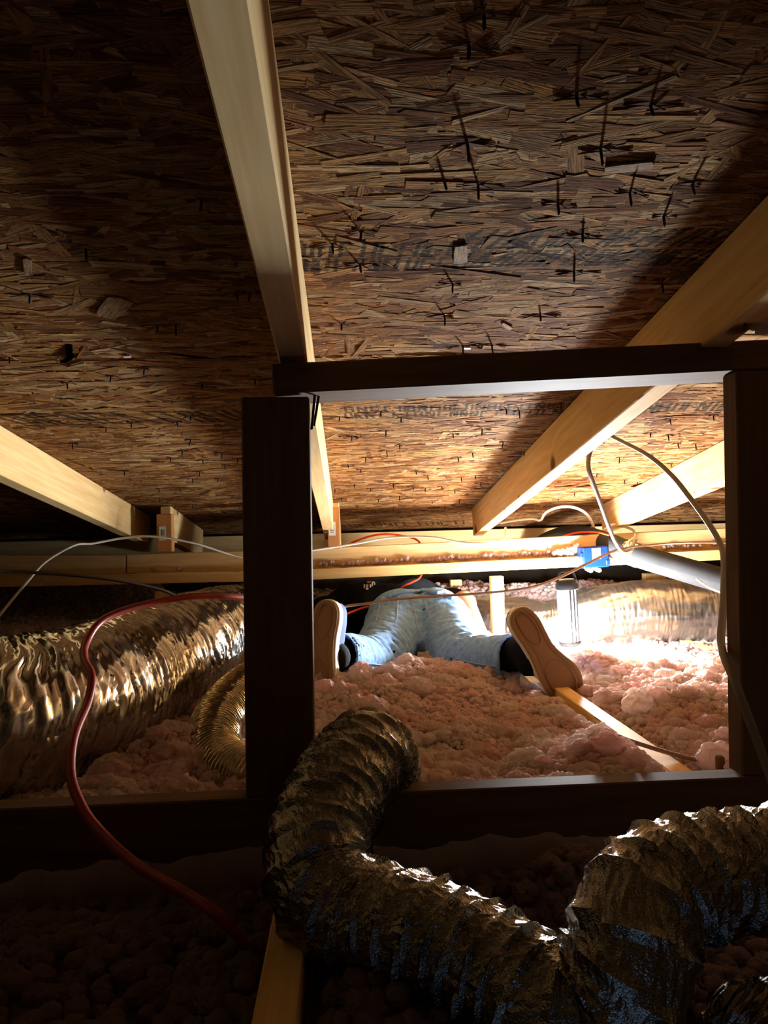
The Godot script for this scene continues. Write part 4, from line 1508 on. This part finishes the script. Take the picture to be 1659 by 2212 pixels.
func build_pipe_and_box() -> void:
	var path := spline(pts([[1120, 1215, 3.5], [1180, 1172, 3.22], [1240, 1156, 2.98], [1300, 1170, 2.82], [1370, 1198, 2.66], [1470, 1228, 2.52], [1600, 1266, 2.40], [1750, 1310, 2.28]]), 0.01)
	var a := sweep(path, 32, func(_s, _t, _k): return 0.0405)
	var pipe := obj("grey_pipe", smooth(a[0], a[1]), M.pvc)
	tag(pipe, "thick grey pipe sloping down to the right over the beam, taped at a coupling", "pipe")
	path = spline(pts([[1356, 1193, 2.69], [1370, 1198, 2.66], [1385, 1203, 2.64]]), 0.003)
	a = sweep(path, 40, func(s, th, _k): return 0.0425 + 0.0012 * noise_a.get_noise_3d(s * 90.0, cos(th) * 3.0, sin(th) * 3.0), false)
	part("foil_tape", smooth(a[0], a[1]), M.foil, pipe)
	# blue electrical box on the beam
	var c := on_z(1281, 1203, -2.70)
	var bx := thing("electrical_box", Vector3(c.x, c.y - 0.04, c.z))
	tag(bx, "bright blue plastic electrical box with a white barcode label nailed to the yellow beam", "electrical box")
	var b := MB.new()
	b.box(Transform3D(Basis(Vector3.BACK, 0.04) * Basis(Vector3.UP, 0.12), c), Vector3(0.098, 0.076, 0.055), 0.004)
	part("box_body", b.mesh(), M.blue, bx)
	b = MB.new()
	b.box(Transform3D(Basis(Vector3.BACK, 0.04) * Basis(Vector3.UP, 0.12), c + Vector3(-0.046, 0.008, 0.026)), Vector3(0.016, 0.02, 0.012), 0.003)
	part("mounting_ear", b.mesh(), M.blue, bx)
	b = MB.new()
	b.box(Transform3D(Basis(Vector3.BACK, 0.04) * Basis(Vector3.UP, 0.12), c + Vector3(0.046, -0.02, 0.02)), Vector3(0.016, 0.02, 0.012), 0.003)
	part("mounting_ear", b.mesh(), M.blue, bx)
	b = MB.new()
	var e := Basis(Vector3.BACK, 0.04) * Basis(Vector3.UP, 0.12)
	var o := c + e * Vector3(0.0, 0.012, 0.0285)
	b.poly([o + e * Vector3(-0.016, -0.019, 0), o + e * Vector3(0.017, -0.019, 0), o + e * Vector3(0.017, 0.019, 0), o + e * Vector3(-0.016, 0.019, 0)], Vector3.BACK, [Vector2(0, 1), Vector2(1, 1), Vector2(1, 0), Vector2(0, 0)])
	part("paper_label", b.mesh(), M.label, bx)
	for k in 2:
		var p := c + Vector3(-0.022 + k * 0.03, -0.045, 0.012)
		var pth := PackedVector3Array([p + Vector3(-0.012, 0.012, 0), p + Vector3(-0.006, 0.004, 0.004), p + Vector3(0.004, -0.002, 0.006), p + Vector3(0.012, -0.002, 0.004)])
		var ca := sweep(spline(Array(pth), 0.003), 10, func(s, _t, _k): return 0.0075 + 0.001 * sin(s * 800.0))
		part("wire_clamp", smooth(ca[0], ca[1]), M.white, bx)

func build_cables() -> void:
	cable("white_cable", [[-60, 1400, 2.0], [0, 1328, 2.1], [60, 1255, 2.2], [100, 1212, 2.25], [160, 1178, 2.3], [200, 1174, 2.35], [262, 1163, 2.4], [330, 1159, 2.42], [420, 1174, 2.45], [523, 1204, 2.5], [600, 1200, 2.5], [680, 1188, 2.55], [760, 1176, 2.6], [845, 1161, 2.64], [930, 1160, 2.64], [1000, 1172, 2.64], [1060, 1171, 2.64], [1088, 1164, 2.66], [1092, 1140, 2.72]], 0.0046, M.white_cable, "white cable looping along the eave beam from the left edge to the right rafter", "cable", 0.6)
	cable("brown_cable", [[-80, 1228, 1.9], [0, 1233, 1.95], [120, 1240, 2.0], [240, 1252, 2.05], [340, 1272, 2.1], [380, 1287, 2.12], [430, 1303, 2.15], [500, 1318, 2.4], [600, 1330, 2.6]], 0.0045, M.dark_cable, "thin dark cable sagging across the left ledger towards the big duct")
	cable("red_hose", [[640, 1305, 1.7], [525, 1291, 1.5], [440, 1287, 1.42], [350, 1298, 1.36], [270, 1318, 1.3], [215, 1345, 1.25], [185, 1390, 1.2], [182, 1425, 1.16], [198, 1460, 1.12], [190, 1515, 1.08], [160, 1590, 1.0], [152, 1665, 0.95], [168, 1725, 0.92], [205, 1785, 0.89], [290, 1865, 0.84], [400, 1930, 0.79], [480, 1985, 0.76], [535, 2050, 0.78], [565, 2130, 0.84]], 0.0062, M.red_hose, "dark red hose arching over the big foil duct and hanging past the bottom beam", "hose")
	cable("extension_cord", [[600, 1390, 2.45], [690, 1352, 2.45], [745, 1328, 2.5], [790, 1312, 2.68], [840, 1306, 2.84], [868, 1270, 2.76], [890, 1258, 2.77], [908, 1246, 2.8], [916, 1215, 2.86], [905, 1170, 2.86], [860, 1156, 2.8], [815, 1155, 2.8], [770, 1168, 2.82], [740, 1184, 2.9]], 0.0038, M.orange_cord, "bright orange extension cord beside the person's waist and over the beam", "cord")
	cable("tan_cable", [[640, 1340, 1.9], [735, 1312, 2.05], [800, 1303, 2.1], [870, 1293, 2.14], [960, 1287, 2.18], [1060, 1280, 2.2], [1140, 1270, 2.2], [1200, 1251, 2.2], [1260, 1222, 2.25], [1310, 1197, 2.3], [1350, 1184, 2.32], [1420, 1176, 2.35], [1500, 1172, 2.3], [1600, 1172, 2.25]], 0.0062, M.brown_cable, "flat tan cable sagging across in front of the jeans and the work light's handle", "cable", 0.5)
	cable("grey_cable", [[1312, 925, 2.02], [1303, 935, 1.93], [1290, 948, 1.9], [1274, 978, 1.88], [1271, 1010, 1.88], [1282, 1045, 1.92], [1300, 1095, 2.0], [1318, 1145, 2.1], [1332, 1175, 2.2], [1345, 1190, 2.3], [1362, 1186, 2.45], [1372, 1166, 2.6]], 0.0062, M.grey_cable, "grey cable hanging from the rafter hole down to the grey pipe", "cable", 0.7)
	cable("grey_cable", [[1296, 925, 2.02], [1306, 935, 1.92], [1340, 952, 1.86], [1400, 984, 1.72], [1450, 1026, 1.6], [1490, 1075, 1.5], [1530, 1130, 1.4], [1556, 1175, 1.32], [1565, 1215, 1.25], [1563, 1300, 1.16], [1557, 1380, 1.08], [1565, 1420, 1.02], [1590, 1480, 0.96], [1620, 1560, 0.93], [1650, 1640, 0.92], [1690, 1760, 0.9], [1705, 1900, 0.88], [1690, 1975, 0.86]], 0.0058, M.grey_cable, "long grey cable from the rafter hole curving down past the right post", "cable", 0.7)
	cable("white_cable", [[1080, 1130, 2.95], [1115, 1124, 2.92], [1150, 1121, 2.9], [1168, 1124, 2.88], [1178, 1108, 2.86], [1205, 1096, 2.86], [1235, 1095, 2.86], [1262, 1106, 2.86], [1277, 1125, 2.87], [1284, 1145, 2.9]], 0.006, M.white_cable, "bright white cable humped in an arch behind the right rafter's end", "cable", 0.7)
	cable("white_cable", [[1302, 1152, 2.84], [1308, 1142, 2.82], [1325, 1133, 2.82], [1350, 1138, 2.82], [1368, 1146, 2.8], [1371, 1160, 2.72], [1358, 1170, 2.66], [1350, 1182, 2.62]], 0.0052, M.white_cable, "small white cable loop between the grey pipe and the beam", "cable", 0.7)
	cable("orange_wire", [[1215, 1158, 2.96], [1250, 1150, 2.86], [1290, 1150, 2.76], [1315, 1156, 2.7]], 0.0035, M.orange_cord, "short orange wire lying over the grey pipe's upper end", "wire")
	cable("tan_cable", [[1250, 1592, 1.32], [1290, 1585, 1.36], [1330, 1588, 1.36], [1350, 1596, 1.34], [1385, 1608, 1.32], [1440, 1625, 1.3], [1500, 1640, 1.27], [1555, 1650, 1.24], [1640, 1660, 1.2]], 0.0052, M.brown_cable, "tan cable lying over the pale joist in the pink insulation", "cable", 0.7)
	cable("white_cable", [[1505, 1250, 2.42], [1530, 1268, 2.38], [1570, 1284, 2.3], [1640, 1300, 2.2]], 0.004, M.white_cable, "thin white cable along the underside of the grey pipe by the right post", "cable", 0.7)

func build_small() -> void:
	# scrap of white paper at the joist end beside the right shoe
	var b := MB.new()
	var c := at(1150, 1468, 1.86)
	b.box(Transform3D(Basis.from_euler(Vector3(0.5, 0.5, -0.15)), c), Vector3(0.032, 0.0025, 0.026), 0.0006)
	tag(obj("paper_scrap", b.mesh(), M.white), "small white scrap on the joist beside the person's right shoe", "scrap")
	# white tag at the waistband
	b = MB.new()
	b.box(Transform3D(Basis.from_euler(Vector3(0.6, 0.2, 0.1)), at(951, 1279, 2.52)), Vector3(0.022, 0.01, 0.004), 0.001)
	tag(obj("fluff_bit", b.mesh(), M.white), "small white bit of fluff lying on the jeans' waistband", "fluff")
	# short stub of pipe in the insulation before the frame
	var a := sweep(spline(pts([[925, 1700, 1.12], [945, 1688, 1.16], [965, 1690, 1.2]]), 0.006), 16, func(_s, _t, _k): return 0.011)
	tag(obj("pipe_stub", smooth(a[0], a[1]), M.midsole), "short pale pipe stub in the insulation just behind the bottom beam", "pipe")
	# yellow block end in the lit insulation on the right
	var o := timber("wood_offcut", on_y(1480, 1392, 0.03), on_y(1540, 1412, 0.03), 0.04, 0.03, M.pine_b)
	tag(o, "yellow wood offcut lying in the bright insulation before the right duct", "offcut")
	# small stake in the insulation by the right post
	var p := on_z(1556, 1660, -1.2)
	o = timber("wood_stake", Vector3(p.x, 0.0, p.z), Vector3(p.x, p.y + 0.02, p.z), 0.012, 0.012, M.frame_wood, self, Vector3.BACK)
	tag(o, "short brown stake standing in the insulation beside the right post", "stake")
	# torn paper and bent nail on the right rafter
	b = MB.new()
	var q := on_z(1612, 700, -0.93)
	tag(thing_nail(q), "bent dark nail with torn paper on the right rafter above the top beam", "nail")

func thing_nail(q: Vector3) -> Node3D:
	var r := thing("bent_nail", q)
	var a := sweep(spline([q + Vector3(-0.012, 0.012, 0.012), q + Vector3(-0.006, 0.0, 0.008), q + Vector3(0.002, -0.006, -0.008)], 0.003), 8, func(_s, _t, _k): return 0.0018)
	part("nail_shank", smooth(a[0], a[1]), M.nail, r)
	var v := PackedVector3Array()
	var idx := PackedInt32Array()
	for k in 9:
		for j in 9:
			v.append(q + Vector3(-0.004 + 0.006 * j, -0.02 + 0.0048 * k, 0.004 + 0.006 * noise_a.get_noise_2d(k * 0.5, j * 0.5)))
	for k in 8:
		for j in 8:
			if (k - 4) * (k - 4) + (j - 4) * (j - 4) > 15: continue
			var n := k * 9 + j
			idx.append_array([n, n + 9, n + 1, n + 1, n + 9, n + 10])
	part("torn_paper", smooth(v, idx), M.osb_paper, r)
	return r
